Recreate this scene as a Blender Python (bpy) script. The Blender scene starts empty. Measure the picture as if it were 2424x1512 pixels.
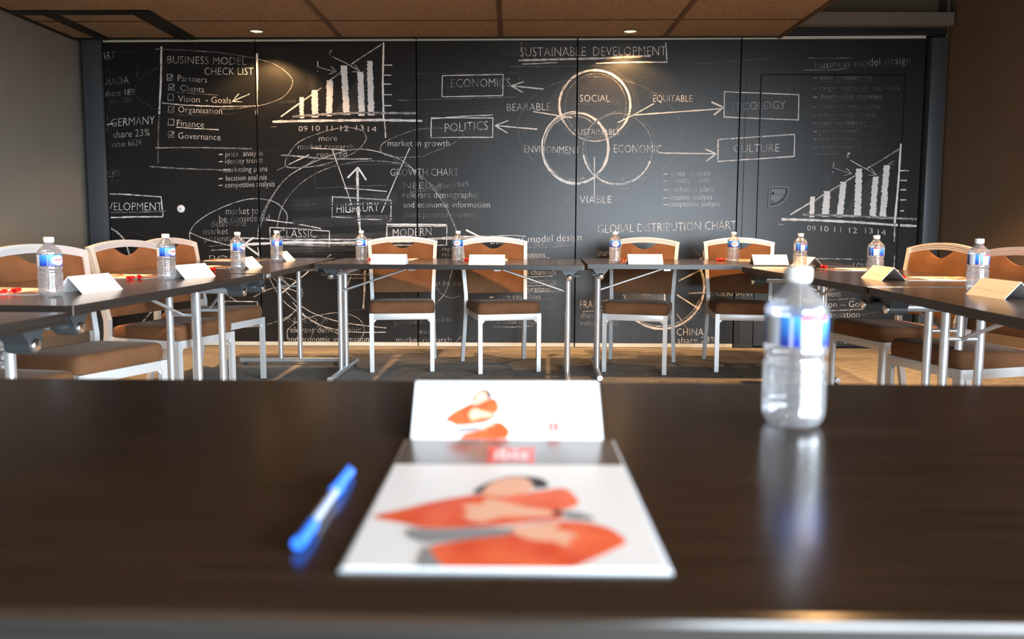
import bpy, bmesh, math, random
from mathutils import Vector, Matrix
rnd = random.Random(7)
S = bpy.context.scene
COL = S.collection

# ------------------------------------------------------------------ camera
F, CX, CY, HC, HOR, ROLL = 1900.0, 1212.0, 706.0, 0.99, 527.0, 0.0038
PITCH = math.atan((CY - HOR) / F)
FW = Vector((0, math.cos(PITCH), -math.sin(PITCH)))
_r0 = Vector((1, 0, 0)); _u0 = _r0.cross(FW)
RT = _r0 * math.cos(ROLL) + _u0 * math.sin(ROLL)
UP = _u0 * math.cos(ROLL) - _r0 * math.sin(ROLL)
CAM = Vector((0, 0, HC))
cd = bpy.data.cameras.new('camera'); cam = bpy.data.objects.new('camera', cd); COL.objects.link(cam)
cam.matrix_world = Matrix.Translation(CAM) @ Matrix((RT, UP, -FW)).transposed().to_4x4()
cd.sensor_fit = 'HORIZONTAL'; cd.sensor_width = 36.0
cd.lens = 36.0 * F / 2424.0
cd.shift_x = 0.0; cd.shift_y = -(756.0 - CY) / 2424.0
cd.clip_start = 0.02
cd.dof.use_dof = True; cd.dof.focus_distance = 4.7; cd.dof.aperture_fstop = 3.1
S.camera = cam

# ------------------------------------------------------------------ world, daylight, exposure
S.view_settings.view_transform = 'Standard'
S.view_settings.look = 'None'
S.view_settings.exposure = 0.0
S.view_settings.gamma = 1.0
S.view_settings.use_curve_mapping = False
W_ = bpy.data.worlds.new('sky'); S.world = W_; W_.use_nodes = True
WN, WL = W_.node_tree.nodes, W_.node_tree.links
bg = WN['Background']; bg.inputs[1].default_value = 48.0
# overcast sky: bright above the horizon, dull ground below it
_tc = WN.new('ShaderNodeTexCoord'); _sx = WN.new('ShaderNodeSeparateXYZ'); WL.new(_tc.outputs['Generated'], _sx.inputs[0])
_rp = WN.new('ShaderNodeValToRGB'); WL.new(_sx.outputs[2], _rp.inputs[0])
_e = _rp.color_ramp.elements; _e[0].position = 0.0; _e[0].color = (.06, .063, .06, 1); _e[1].position = .06; _e[1].color = (.79, .905, 1.0, 1)
_mr = WN.new('ShaderNodeMapRange'); _mr.inputs['From Min'].default_value = -.06; _mr.inputs['From Max'].default_value = .94; WL.new(_sx.outputs[2], _mr.inputs[0]); WL.new(_mr.outputs[0], _rp.inputs[0])
WL.new(_rp.outputs[0], bg.inputs[0])

def light(name, kind, loc, energy, color, target=None, **kw):
    l = bpy.data.lights.new(name, kind); l.energy = energy; l.color = color
    for k, v in kw.items(): setattr(l, k, v)
    o = bpy.data.objects.new(name, l); COL.objects.link(o); o.location = loc
    if target is not None:
        o.rotation_euler = (Vector(target) - Vector(loc)).to_track_quat('-Z', 'Y').to_euler()
    return o
DAY = (0.86, 0.94, 1.0)
WARM = (1.0, 0.54, 0.21)
# daylight entering the rear and the right-hand window openings behind the photographer
for nm, lc, tg, sx_ in (('daylight_rear', (2.0, -3.30, 1.16), (2.0, 5, 1.16), 2.5), ('daylight_side', (3.54, -.95, 1.16), (-5, -.95, 1.16), 3.6)):
    o = light(nm, 'AREA', lc, 1, DAY, tg, shape='RECTANGLE', size=sx_, size_y=2.12); o.data.cycles.is_portal = True
# warm recessed spots over the table ring (the two beside the wall are built further down)
for lx, ly, e in ((-1.97, 4.75, 300), (0.95, 5.05, 270), (-0.55, 5.05, 270), (1.75, 5.05, 170), (-2.15, 3.3, 300), (-1.97, 1.85, 90), (2.2, 4.4, 330), (2.3, 3.1, 330), (0.89, 1.6, 60)):
    light('ceiling_spot', 'SPOT', (lx, ly, 2.36), e, WARM, (lx, ly + 0.001, 0), spot_size=math.radians(105), spot_blend=0.8, shadow_soft_size=0.035)

# ------------------------------------------------------------------ materials
def mat(name, color, rough=0.5, metal=0.0, spec=0.5, **kw):
    m = bpy.data.materials.new(name); m.use_nodes = True
    b = m.node_tree.nodes['Principled BSDF']
    b.inputs['Base Color'].default_value = (*color, 1); b.inputs['Roughness'].default_value = rough
    b.inputs['Metallic'].default_value = metal; b.inputs['Specular IOR Level'].default_value = spec
    for k, v in kw.items():
        b.inputs[k].default_value = v
    return m
def nodes(m):
    nt = m.node_tree; return nt, nt.nodes, nt.links, nt.nodes['Principled BSDF']
def noisy(m, c0, c1, scale=(1, 1, 1), nscale=10, detail=4, lo=.35, hi=.65, bump=0.0, bscale=None, coord='Object'):
    nt, N, L, b = nodes(m)
    tc = N.new('ShaderNodeTexCoord'); mp = N.new('ShaderNodeMapping'); mp.inputs['Scale'].default_value = scale
    L.new(tc.outputs[coord], mp.inputs[0])
    n = N.new('ShaderNodeTexNoise'); n.inputs['Scale'].default_value = nscale; n.inputs['Detail'].default_value = detail
    L.new(mp.outputs[0], n.inputs[0])
    r = N.new('ShaderNodeValToRGB'); r.color_ramp.elements[0].position = lo; r.color_ramp.elements[1].position = hi
    r.color_ramp.elements[0].color = (*c0, 1); r.color_ramp.elements[1].color = (*c1, 1)
    L.new(n.outputs[0], r.inputs[0]); L.new(r.outputs[0], b.inputs['Base Color'])
    if bump:
        bp = N.new('ShaderNodeBump'); bp.inputs['Strength'].default_value = bump; bp.inputs['Distance'].default_value = 0.004
        L.new(n.outputs[0], bp.inputs['Height']); L.new(bp.outputs[0], b.inputs['Normal'])
    return m
M = {}
M['wood'] = noisy(mat('wenge_laminate', (.02, .012, .008), .19, spec=.55), (.015, .0085, .005), (.034, .0195, .012), (1.2, 40, 10), 3, 5, .3, .7)
M['edge'] = noisy(mat('wenge_edge_band', (.03, .022, .018), .38, spec=.5), (.011, .0085, .007), (.024, .020, .0175), (1, 1, 60), 4, 3)
M['frame'] = mat('silver_chair_frame', (.56, .57, .575), .38, .3)
M['steel'] = mat('silver_table_leg', (.62, .65, .68), .3, .75)
M['plate'] = mat('grey_handle_plate', (.10, .115, .125), .38)
M['darkmetal'] = mat('dark_handle_metal', (.06, .065, .07), .35, .6)
M['chrome'] = mat('chrome_knob', (.8, .8, .8), .18, 1.0)
M['plastic'] = mat('grey_hinge_plastic', (.034, .040, .044), .42)
M['darkplastic'] = mat('dark_plastic', (.02, .022, .024), .45)
M['velour'] = noisy(mat('brown_velour', (.17, .09, .055), .85, spec=.15), (.104, .0465, .020), (.154, .070, .0315), (1, 1, 1), 9, 5, .3, .7)
b = M['velour'].node_tree.nodes['Principled BSDF']; b.inputs['Sheen Weight'].default_value = .2; b.inputs['Sheen Roughness'].default_value = .4; b.inputs['Sheen Tint'].default_value = (.6, .47, .4, 1)
M['paper'] = mat('white_card', (.86, .86, .86), .6)
M['print_faint'] = mat('faint_print', (.22, .22, .24), .6)
M['gloss_paper'] = mat('glossy_white_paper', (.80, .775, .76), .35)
M['brownboard'] = mat('brown_laminated_band', (.10, .078, .066), .22, spec=.7)
M['sleeve'] = mat('clear_sleeve_rim', (.42, .46, .5), .2)
M['orange'] = noisy(mat('orange_print', (.75, .09, .02), .35), (.70, .065, .02), (.86, .15, .05), (1, 1, 1), 22, 2)
M['skin'] = mat('skin_print', (.80, .42, .28), .55)
M['hair'] = mat('hair_print', (.022, .02, .022), .55)
M['greyprint'] = mat('grey_knit_print', (.24, .23, .235), .55)
M['red'] = mat('red_logo_print', (.72, .05, .035), .35)
M['greytext'] = mat('pale_text_print', (.45, .45, .5), .6)
M['white'] = mat('white_print', (.85, .85, .85), .4)
M['candy'] = mat('red_candy_wrapper', (.72, .012, .012), .22, spec=.6)
M['cap'] = mat('white_bottle_cap', (.85, .85, .86), .4)
M['bluepen'] = mat('blue_pen_cap', (.03, .16, .72), .3)
M['post'] = mat('grey_lacquer_post', (.052, .062, .072), .42)
M['strip'] = mat('pale_metal_strip', (.60, .63, .58), .5, 0)
M['track'] = mat('black_track', (.006, .006, .006), .5)
M['wallleft'] = noisy(mat('taupe_paint', (.3, .27, .22), .85), (.178, .163, .136), (.19, .174, .146), (1, 1, 1), 3, 3)
M['wallright'] = noisy(mat('brown_paint', (.13, .10, .07), .85), (.15, .112, .078), (.162, .122, .085), (1, 1, 1), 3, 3)
M['beige'] = mat('beige_beam', (.17, .155, .135), .8)
M['dark_brown'] = mat('dark_soffit', (.05, .04, .03), .9)
M['runner'] = mat('brown_ceiling_runner', (.09, .055, .03), .6)
M['joint'] = mat('dark_joint', (.03, .02, .012), .8)
M['window_frame'] = mat('window_frame', (.1, .1, .1), .5)
M['lampglow'] = mat('lamp_glow', (1, .8, .5), .5)
b = M['lampglow'].node_tree.nodes['Principled BSDF']; b.inputs['Emission Color'].default_value = (1, .72, .38, 1); b.inputs['Emission Strength'].default_value = 2.2
M['lampring'] = mat('nickel_ring', (.5, .5, .48), .25, .9)

# wood-wool ceiling board
m = M['ceiling'] = mat('wood_wool_board', (.12, .07, .035), .95, spec=.1)
nt, N, L, b = nodes(m)
tc = N.new('ShaderNodeTexCoord'); mp = N.new('ShaderNodeMapping'); mp.inputs['Scale'].default_value = (60, 100, 60); L.new(tc.outputs['Object'], mp.inputs[0])
n1 = N.new('ShaderNodeTexNoise'); n1.inputs['Scale'].default_value = 1.6; n1.inputs['Detail'].default_value = 6; n1.inputs['Distortion'].default_value = 1.5; L.new(mp.outputs[0], n1.inputs[0])
r = N.new('ShaderNodeValToRGB'); e = r.color_ramp.elements; e[0].position = .36; e[1].position = .56
e[0].color = (.10, .07, .045, 1); e[1].color = (.37, .283, .195, 1); L.new(n1.outputs[0], r.inputs[0]); L.new(r.outputs[0], b.inputs['Base Color'])
bp = N.new('ShaderNodeBump'); bp.inputs['Strength'].default_value = .5; bp.inputs['Distance'].default_value = .004; L.new(n1.outputs[0], bp.inputs['Height']); L.new(bp.outputs[0], b.inputs['Normal'])

# striped carpet planks
m = M['carpet'] = mat('striped_carpet', (.1, .09, .08), .95, spec=.1)
nt, N, L, b = nodes(m)
tc = N.new('ShaderNodeTexCoord')
def nz(scale, nsc, det, dist=0):
    mp = N.new('ShaderNodeMapping'); mp.inputs['Scale'].default_value = scale; L.new(tc.outputs['Object'], mp.inputs[0])
    n = N.new('ShaderNodeTexNoise'); n.inputs['Scale'].default_value = nsc; n.inputs['Detail'].default_value = det; n.inputs['Distortion'].default_value = dist; L.new(mp.outputs[0], n.inputs[0]); return n
st = nz((5, 62, 1), 2.4, 5); fine = nz((1, 1.6, 1), 240, 2); big = nz((.9, 2.2, 1), 1.3, 2)
def math_node(op, a, bb):
    n = N.new('ShaderNodeMath'); n.operation = op
    for i, v in enumerate((a, bb)):
        if isinstance(v, (int, float)): n.inputs[i].default_value = v
        else: L.new(v, n.inputs[i])
    return n.outputs[0]
v = math_node('ADD', math_node('MULTIPLY', st.outputs[0], .42), math_node('MULTIPLY', fine.outputs[0], .58))
v = math_node('ADD', v, math_node('MULTIPLY', math_node('SUBTRACT', big.outputs[0], .5), .18))
r = N.new('ShaderNodeValToRGB'); e = r.color_ramp.elements; e[0].position = .40; e[1].position = .60
e[0].color = (.062, .058, .054, 1); e[1].color = (.52, .49, .455, 1); L.new(v, r.inputs[0]); L.new(r.outputs[0], b.inputs['Base Color'])
bp = N.new('ShaderNodeBump'); bp.inputs['Strength'].default_value = .6; bp.inputs['Distance'].default_value = .004; L.new(v, bp.inputs['Height']); L.new(bp.outputs[0], b.inputs['Normal'])

# chalkboard with chalk: the face attribute "dens" says how much chalk lies there
m = M['board'] = mat('chalkboard', (.012, .013, .014), .42, spec=.5)
nt, N, L, b = nodes(m)
tc = N.new('ShaderNodeTexCoord')
at = N.new('ShaderNodeAttribute'); at.attribute_name = 'dens'
n1 = N.new('ShaderNodeTexNoise'); n1.inputs['Scale'].default_value = 240; n1.inputs['Detail'].default_value = 3; L.new(tc.outputs['Object'], n1.inputs[0])
n2 = N.new('ShaderNodeTexNoise'); n2.inputs['Scale'].default_value = 9; n2.inputs['Detail'].default_value = 3; L.new(tc.outputs['Object'], n2.inputs[0])
v = math_node('ADD', math_node('MULTIPLY', n1.outputs[0], .75), math_node('MULTIPLY', n2.outputs[0], .25))
v = math_node('ADD', math_node('SUBTRACT', v, .5), math_node('MULTIPLY', math_node('SUBTRACT', at.outputs['Fac'], .5), .42))
mr = N.new('ShaderNodeMapRange'); mr.inputs['From Min'].default_value = -.06; mr.inputs['From Max'].default_value = .06; L.new(v, mr.inputs['Value'])
cov = math_node('MULTIPLY', mr.outputs[0], math_node('MINIMUM', math_node('MULTIPLY', at.outputs['Fac'], 1.45), 1.0))
mask = N.new('ShaderNodeMath'); mask.operation = 'GREATER_THAN'; L.new(at.outputs['Fac'], mask.inputs[0]); mask.inputs[1].default_value = .001
cov = math_node('MULTIPLY', math_node('MAXIMUM', cov, math_node('MULTIPLY', at.outputs['Fac'], .11)), mask.outputs[0])
# thin film of wiped chalk dust all over the board
n3 = N.new('ShaderNodeTexNoise'); n3.inputs['Scale'].default_value = 2.2; n3.inputs['Detail'].default_value = 5; L.new(tc.outputs['Object'], n3.inputs[0])
dust = N.new('ShaderNodeMapRange'); dust.inputs['From Min'].default_value = .5; dust.inputs['From Max'].default_value = .8; dust.inputs['To Max'].default_value = .008; L.new(n3.outputs[0], dust.inputs['Value'])
cov = math_node('MAXIMUM', cov, dust.outputs[0])
mx = N.new('ShaderNodeMixRGB'); mx.inputs[1].default_value = (.008, .009, .010, 1); mx.inputs[2].default_value = (.80, .80, .80, 1)
L.new(cov, mx.inputs[0]); L.new(mx.outputs[0], b.inputs['Base Color'])
rr = N.new('ShaderNodeMapRange'); rr.inputs['From Min'].default_value = .15; rr.inputs['To Min'].default_value = .38; rr.inputs['To Max'].default_value = .9; L.new(cov, rr.inputs['Value']); L.new(rr.outputs[0], b.inputs['Roughness'])

# water-filled clear bottle: refraction mixed with plain transparency so that light passes through to the table
m = M['bottle'] = bpy.data.materials.new('clear_bottle'); m.use_nodes = True
nt = m.node_tree; N = nt.nodes; L = nt.links; N.remove(N['Principled BSDF'])
g = N.new('ShaderNodeBsdfGlass'); g.inputs['IOR'].default_value = 1.28; g.inputs['Roughness'].default_value = .02; g.inputs['Color'].default_value = (.97, .985, 1, 1)
t = N.new('ShaderNodeBsdfTransparent'); t.inputs['Color'].default_value = (.97, .98, 1, 1)
gl = N.new('ShaderNodeBsdfGlossy'); gl.inputs['Roughness'].default_value = .07
a = N.new('ShaderNodeMixShader'); a.inputs[0].default_value = .58; L.new(g.outputs[0], a.inputs[1]); L.new(t.outputs[0], a.inputs[2])
a2 = N.new('ShaderNodeMixShader'); a2.inputs[0].default_value = .30; L.new(a.outputs[0], a2.inputs[1]); L.new(gl.outputs[0], a2.inputs[2])
df = N.new('ShaderNodeBsdfDiffuse'); df.inputs['Color'].default_value = (.9, .92, .95, 1)  # white haze mixed in for brightness, standing in for light scattered by the ribs
a3 = N.new('ShaderNodeMixShader'); a3.inputs[0].default_value = .09; L.new(a2.outputs[0], a3.inputs[1]); L.new(df.outputs[0], a3.inputs[2])
L.new(a3.outputs[0], N['Material Output'].inputs[0])
m = M['penclear'] = bpy.data.materials.new('clear_pen_barrel'); m.use_nodes = True
nt = m.node_tree; N = nt.nodes; L = nt.links
pb = N['Principled BSDF']; pb.inputs['Base Color'].default_value = (.7, .72, .76, 1); pb.inputs['Roughness'].default_value = .1
t = N.new('ShaderNodeBsdfTransparent'); a = N.new('ShaderNodeMixShader'); a.inputs[0].default_value = .55
L.new(pb.outputs[0], a.inputs[1]); L.new(t.outputs[0], a.inputs[2]); L.new(a.outputs[0], N['Material Output'].inputs[0])

# bottle label: printed zones around the bottle (angle) and up it (height); Object coordinates
m = M['label'] = mat('bottle_label', (.05, .2, .6), .35)
nt, N, L, b = nodes(m)
tc = N.new('ShaderNodeTexCoord'); sx = N.new('ShaderNodeSeparateXYZ'); L.new(tc.outputs['Object'], sx.inputs[0])
ang = math_node('DIVIDE', math_node('ARCTAN2', sx.outputs[1], sx.outputs[0]), math.pi)   # -1..1
hgt = N.new('ShaderNodeMapRange'); hgt.inputs['From Min'].default_value = .101; hgt.inputs['From Max'].default_value = .139; L.new(sx.outputs[2], hgt.inputs['Value'])
blue = N.new('ShaderNodeValToRGB'); e = blue.color_ramp.elements; e[0].position = .15; e[1].position = .95; e[0].color = (.012, .035, .33, 1); e[1].color = (.05, .32, .86, 1); L.new(hgt.outputs[0], blue.inputs[0])
zones = N.new('ShaderNodeValToRGB'); zones.color_ramp.interpolation = 'CONSTANT'; L.new(math_node('MULTIPLY', math_node('ADD', ang, 1), .5), zones.inputs[0])
el = zones.color_ramp.elements; el[0].position = 0; el[0].color = (0, 0, 0, 1); el[1].position = .02; el[1].color = (0, 0, 0, 1)
for p, c in ((.05, 0), (.08, .85), (.165, 0), (.28, .7), (.285, 0), (.63, 1), (.72, 0), (.775, .5), (.79, 0), (.835, .6), (.94, 0)):
    q = el.new(p); q.color = (c, c, c, 1)
oval = math_node('ADD', math_node('POWER', math_node('DIVIDE', math_node('ADD', ang, .12), .20), 2), math_node('POWER', math_node('DIVIDE', math_node('SUBTRACT', hgt.outputs[0], .5), .42), 2))
ovm = math_node('LESS_THAN', oval, 1.0)
white = math_node('MAXIMUM', zones.outputs[0], ovm)
mx1 = N.new('ShaderNodeMixRGB'); L.new(white, mx1.inputs[0]); L.new(blue.outputs[0], mx1.inputs[1]); mx1.inputs[2].default_value = (.85, .88, .95, 1)
redband = math_node('MULTIPLY', math_node('LESS_THAN', math_node('ABSOLUTE', math_node('SUBTRACT', hgt.outputs[0], .55), 0), .07), math_node('LESS_THAN', math_node('ABSOLUTE', math_node('ADD', ang, .14), 0), .15))
mx2 = N.new('ShaderNodeMixRGB'); L.new(redband, mx2.inputs[0]); L.new(mx1.outputs[0], mx2.inputs[1]); mx2.inputs[2].default_value = (.75, .12, .16, 1)
redtop = math_node('MULTIPLY', math_node('GREATER_THAN', hgt.outputs[0], .84), math_node('GREATER_THAN', ang, .67))
mx3 = N.new('ShaderNodeMixRGB'); L.new(redtop, mx3.inputs[0]); L.new(mx2.outputs[0], mx3.inputs[1]); mx3.inputs[2].default_value = (.8, .08, .12, 1)
barn = math_node('GREATER_THAN', math_node('SINE', math_node('MULTIPLY', hgt.outputs[0], 60), 0), .25)
barm = math_node('MULTIPLY', math_node('MULTIPLY', barn, math_node('GREATER_THAN', ang, .30)), math_node('LESS_THAN', ang, .50))
mx4 = N.new('ShaderNodeMixRGB'); L.new(math_node('MULTIPLY', barm, .3), mx4.inputs[0]); L.new(mx3.outputs[0], mx4.inputs[1]); mx4.inputs[2].default_value = (.12, .14, .3, 1)
L.new(mx4.outputs[0], b.inputs['Base Color'])

# ------------------------------------------------------------------ mesh helpers
class MB:
    def __init__(s): s.v = []; s.f = []; s.mi = []; s.sm = []; s.mats = []
    def m(s, mt):
        if mt not in s.mats: s.mats.append(mt)
        return s.mats.index(mt)
    def add(s, vs, fs, mt, smooth=False):
        o = len(s.v); s.v += [tuple(v) for v in vs]; i = s.m(mt)
        for f in fs: s.f.append([o + k for k in f]); s.mi.append(i); s.sm.append(smooth)
    def box(s, x0, x1, y0, y1, z0, z1, mt, bev=0.0):
        if bev <= 0:
            vs = [(x, y, z) for z in (z0, z1) for y in (y0, y1) for x in (x0, x1)]
            s.add(vs, [(0, 2, 3, 1), (4, 5, 7, 6), (0, 1, 5, 4), (2, 6, 7, 3), (0, 4, 6, 2), (1, 3, 7, 5)], mt)
        else:
            bm = bmesh.new(); bmesh.ops.create_cube(bm, size=1)
            for v in bm.verts: v.co = Vector(((x0 + x1) / 2 + v.co.x * (x1 - x0), (y0 + y1) / 2 + v.co.y * (y1 - y0), (z0 + z1) / 2 + v.co.z * (z1 - z0)))
            bmesh.ops.bevel(bm, geom=bm.edges[:], offset=bev, segments=2, profile=.5, affect='EDGES')
            s.bm(bm, mt, True)
    def bm(s, bm, mt, smooth=False):
        bm.verts.index_update(); s.add([v.co for v in bm.verts], [[v.index for v in f.verts] for f in bm.faces], mt, smooth); bm.free()
    def tube(s, pts, r, mt, seg=12, caps=True, squash=None):
        s.sweep(pts, [(math.cos(2 * math.pi * k / seg) * r, math.sin(2 * math.pi * k / seg) * r * (squash or 1)) for k in range(seg)], mt, True, caps)
    def sweep(s, pts, prof, mt, smooth=False, caps=True, up=None):
        pts = [Vector(p) for p in pts]; n = len(pts); k = len(prof); vs = []
        up = Vector(up) if up else None
        for i, p in enumerate(pts):
            d = (pts[min(i + 1, n - 1)] - pts[max(i - 1, 0)]).normalized()
            u = up or (Vector((0, 0, 1)) if abs(d.z) < .9 else Vector((0, 1, 0)))
            a = d.cross(u).normalized(); bb = a.cross(d).normalized()
            vs += [p + a * q[0] + bb * q[1] for q in prof]
        fs = []
        for i in range(n - 1):
            for j in range(k):
                fs.append((i * k + j, i * k + (j + 1) % k, (i + 1) * k + (j + 1) % k, (i + 1) * k + j))
        if caps: fs.append(tuple(range(k - 1, -1, -1))); fs.append(tuple((n - 1) * k + j for j in range(k)))
        s.add(vs, fs, mt, smooth)
    def lathe(s, prof, mt, seg=32, smooth=True, cap=True):
        vs = []; fs = []; n = len(prof)
        for (r, z) in prof: vs += [(r * math.cos(2 * math.pi * k / seg), r * math.sin(2 * math.pi * k / seg), z) for k in range(seg)]
        for i in range(n - 1):
            for j in range(seg): fs.append((i * seg + j, i * seg + (j + 1) % seg, (i + 1) * seg + (j + 1) % seg, (i + 1) * seg + j))
        if cap: fs.append(tuple(range(seg - 1, -1, -1))); fs.append(tuple((n - 1) * seg + j for j in range(seg)))
        s.add(vs, fs, mt, smooth)
    def build(s, name, parent=None, loc=None, autosmooth=True):
        me = bpy.data.meshes.new(name); me.from_pydata(s.v, [], s.f)
        for mt in s.mats: me.materials.append(M[mt])
        me.polygons.foreach_set('material_index', s.mi); me.polygons.foreach_set('use_smooth', s.sm); me.update()
        if any(s.sm) and autosmooth: me.set_sharp_from_angle(angle=math.radians(40))
        o = bpy.data.objects.new(name, me); COL.objects.link(o)
        if parent: o.parent = parent
        if loc: o.location = loc
        return o
def tag(o, label, cat, group=None, kind=None):
    if label: o['label'] = label
    if cat: o['category'] = cat
    if group: o['group'] = group
    if kind: o['kind'] = kind
    return o
def thing(name, label, cat, loc=(0, 0, 0), rz=0.0, group=None):
    o = bpy.data.objects.new(name, None); COL.objects.link(o); o.location = loc; o.rotation_euler = (0, 0, rz)
    return tag(o, label, cat, group)
def structure(o): o['kind'] = 'structure'; return o
def dup(root, label, loc, rz, parent=None):
    def cp(o, p):
        c = o.copy(); COL.objects.link(c); c.parent = p
        for ch in list(o.children): cp(ch, c)
        return c
    r = cp(root, None); r['label'] = label; r.location = loc; r.rotation_euler = (0, 0, rz)
    return r
def ray(px, py): return FW * F + RT * (px - CX) - UP * (py - CY)
def onz(px, py, z):
    d = ray(px, py); return CAM + d * ((z - HC) / d.z)
WY0, WSL = 6.362, -0.0075
def onwall(px, py, off=0.0):
    d = ray(px, py); t = (WY0 - off) / (d.y - WSL * d.x); return CAM + d * t
def wy(x, off=0.0): return WY0 + WSL * x - off
def ztop(x): return 2.392 + .0066 * x

# ------------------------------------------------------------------ chalk drawing, listed in photograph pixels, laid on the wall plane
CH = []       # (polygon [(px,py)..], density, stroke number)
NS = [0]
def put(poly, d): CH.append((poly, d, NS[0]))
def rib(pts, w, d, wob=.6, taper=False):
    P = []; NS[0] += 1; w = w * .56 + .55
    for (x0, y0), (x1, y1) in zip(pts[:-1], pts[1:]):
        n = max(1, int(math.hypot(x1 - x0, y1 - y0) / 9))
        for i in range(n): P.append((x0 + (x1 - x0) * i / n, y0 + (y1 - y0) * i / n))
    P.append(pts[-1])
    Lft = []; Rgt = []
    for i, (x, y) in enumerate(P):
        a = P[max(0, i - 1)]; bq = P[min(len(P) - 1, i + 1)]
        dx, dy = bq[0] - a[0], bq[1] - a[1]; l = math.hypot(dx, dy) or 1
        ww = w * (.5 + rnd.uniform(-.12, .12)); jx = rnd.uniform(-wob, wob) * .4; jy = rnd.uniform(-wob, wob) * .4
        Lft.append((x - dy / l * ww + jx, y + dx / l * ww + jy)); Rgt.append((x + dy / l * ww + jx, y - dx / l * ww + jy))
    for i in range(len(P) - 1):
        dd = max(.03, d * rnd.uniform(.85, 1.15)); put([Lft[i], Lft[i + 1], Rgt[i + 1], Rgt[i]], dd)
def ell(cx, cy, rx, ry, rot, w, d, a0=0, a1=360, n=56):
    pts = []
    for i in range(n + 1):
        a = math.radians(a0 + (a1 - a0) * i / n); x, y = rx * math.cos(a), ry * math.sin(a); c, s = math.cos(math.radians(rot)), math.sin(math.radians(rot))
        pts.append((cx + x * c - y * s, cy + x * s + y * c))
    rib(pts, w, d, .3)
def curve(pts, w, d, n=10):
    out = []; P = [pts[0]] + list(pts) + [pts[-1]]
    for i in range(1, len(P) - 2):
        for k in range(n):
            t = k / n; r = []
            for c in (0, 1):
                p0, p1, p2, p3 = P[i - 1][c], P[i][c], P[i + 1][c], P[i + 2][c]
                r.append(.5 * ((2 * p1) + (-p0 + p2) * t + (2 * p0 - 5 * p1 + 4 * p2 - p3) * t * t + (-p0 + 3 * p1 - 3 * p2 + p3) * t ** 3))
            out.append(tuple(r))
    out.append(pts[-1]); rib(out, w, d, .3)
def rect(x0, y0, x1, y1, w, d, sk=0):
    rib([(x0, y0), (x1, y0 - sk)], w, d); rib([(x1, y0 - sk), (x1 - 1, y1 - sk)], w, d); rib([(x1, y1 - sk), (x0, y1)], w, d); rib([(x0, y1), (x0 + 1, y0)], w, d)
TXT = {}
def glyphs(s, off=-.016):
    if (s, off) in TXT: return TXT[(s, off)]
    c = bpy.data.curves.new('tmp', 'FONT'); c.body = s; c.offset = off; c.resolution_u = 3; c.resolution_u = 2
    o = bpy.data.objects.new('tmp', c); COL.objects.link(o); bpy.context.view_layer.update()
    me = bpy.data.meshes.new_from_object(o.evaluated_get(bpy.context.evaluated_depsgraph_get()))
    vs = [(v.co.x, v.co.y) for v in me.vertices]; fs = [list(p.vertices) for p in me.polygons]
    bpy.data.objects.remove(o); bpy.data.curves.remove(c); bpy.data.meshes.remove(me)
    x0 = min(v[0] for v in vs); x1 = max(v[0] for v in vs)
    TXT[(s, off)] = ([((x - x0) / (x1 - x0), y / .682) for x, y in vs], fs); return TXT[(s, off)]
def txt(s, x0, x1, yb, cap, d, rise=0.0, shear=0.0):
    """s fitted between x0 and x1, baseline yb (px), capital height cap (px); rise = px gained to the right end"""
    vs, fs = glyphs(s); P = []
    for u, v in vs:
        P.append((x0 + u * (x1 - x0) + shear * v * cap, yb - v * cap - rise * u))
    d = min(1, d * 1.25 + .06)
    NS[0] += 1
    for f in fs: put([P[k] for k in f], d * (0.85 + .15 * math.sin(P[f[0]][0] * .11)))
def bar(x0, x1, x0t, x1t, yt, yb, d):
    n = 24; NS[0] += 1
    for i in range(n):
        a, bq = i / n, (i + 1) / n
        X = lambda u, l, lt: lt + (l - lt) * u
        put([(X(a, x0, x0t) + rnd.uniform(-1.6, 1.6), yt + (yb - yt) * a), (X(a, x1, x1t) + rnd.uniform(-1.6, 1.6), yt + (yb - yt) * a), (X(bq, x1, x1t) + rnd.uniform(-1.6, 1.6), yt + (yb - yt) * bq), (X(bq, x0, x0t) + rnd.uniform(-1.6, 1.6), yt + (yb - yt) * bq)], d)
def smudge(poly, d): CH.append((poly, d, 0))
def arrow(x0, y0, x1, y1, w, d, h=24, hw=None, spread=26):
    rib([(x0, y0), (x1, y1)], w, d); a = math.atan2(y0 - y1, x0 - x1)
    for s_ in (-1, 1): rib([(x1, y1), (x1 + h * math.cos(a + s_ * math.radians(spread)), y1 + h * math.sin(a + s_ * math.radians(spread)))], hw or w, d)

# -- leftmost panel
txt('ART', 240, 273, 143, 19, .42, 4); rib([(273, 125), (326, 123)], 2, .2); rib([(326, 124), (325, 170)], 3, .16); rib([(325, 170), (324, 182)], 5, .3)
txt('DIADA', 243, 305, 203, 18, .34, 5); rib([(243, 166), (268, 172)], 5, .14)
txt('share 18%', 248, 321, 229, 15, .42, 5); txt('alue 283', 260, 312, 245, 13, .26, 3)
txt('GERMANY', 263, 366, 300, 19, .5, 7); rib([(247, 296), (270, 292)], 2.5, .6); curve([(246, 258), (255, 285), (254, 310), (249, 325)], 2, .28)
txt('share 23%', 268, 354, 327, 17, .5, 6); txt('value 6624', 264, 334, 349, 14, .38, 6)
txt('23%', 252, 286, 420, 15, .4, 4); txt('677', 254, 278, 437, 12, .2, 2)
rib([(382, 110), (381, 190), (377, 270)], 6, .72); rib([(377, 270), (375, 300), (374, 388)], 3.5, .34)
rib([(368, 116), (440, 119), (515, 124), (602, 137)], 3.5, .4)
txt('BUSINESS MODEL', 396, 583, 150, 18, .5, -4); txt('Business Model Design', 388, 590, 163, 14, .1, -2)
txt('CHECK LIST', 484, 600, 177, 17, .58, 0)
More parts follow.
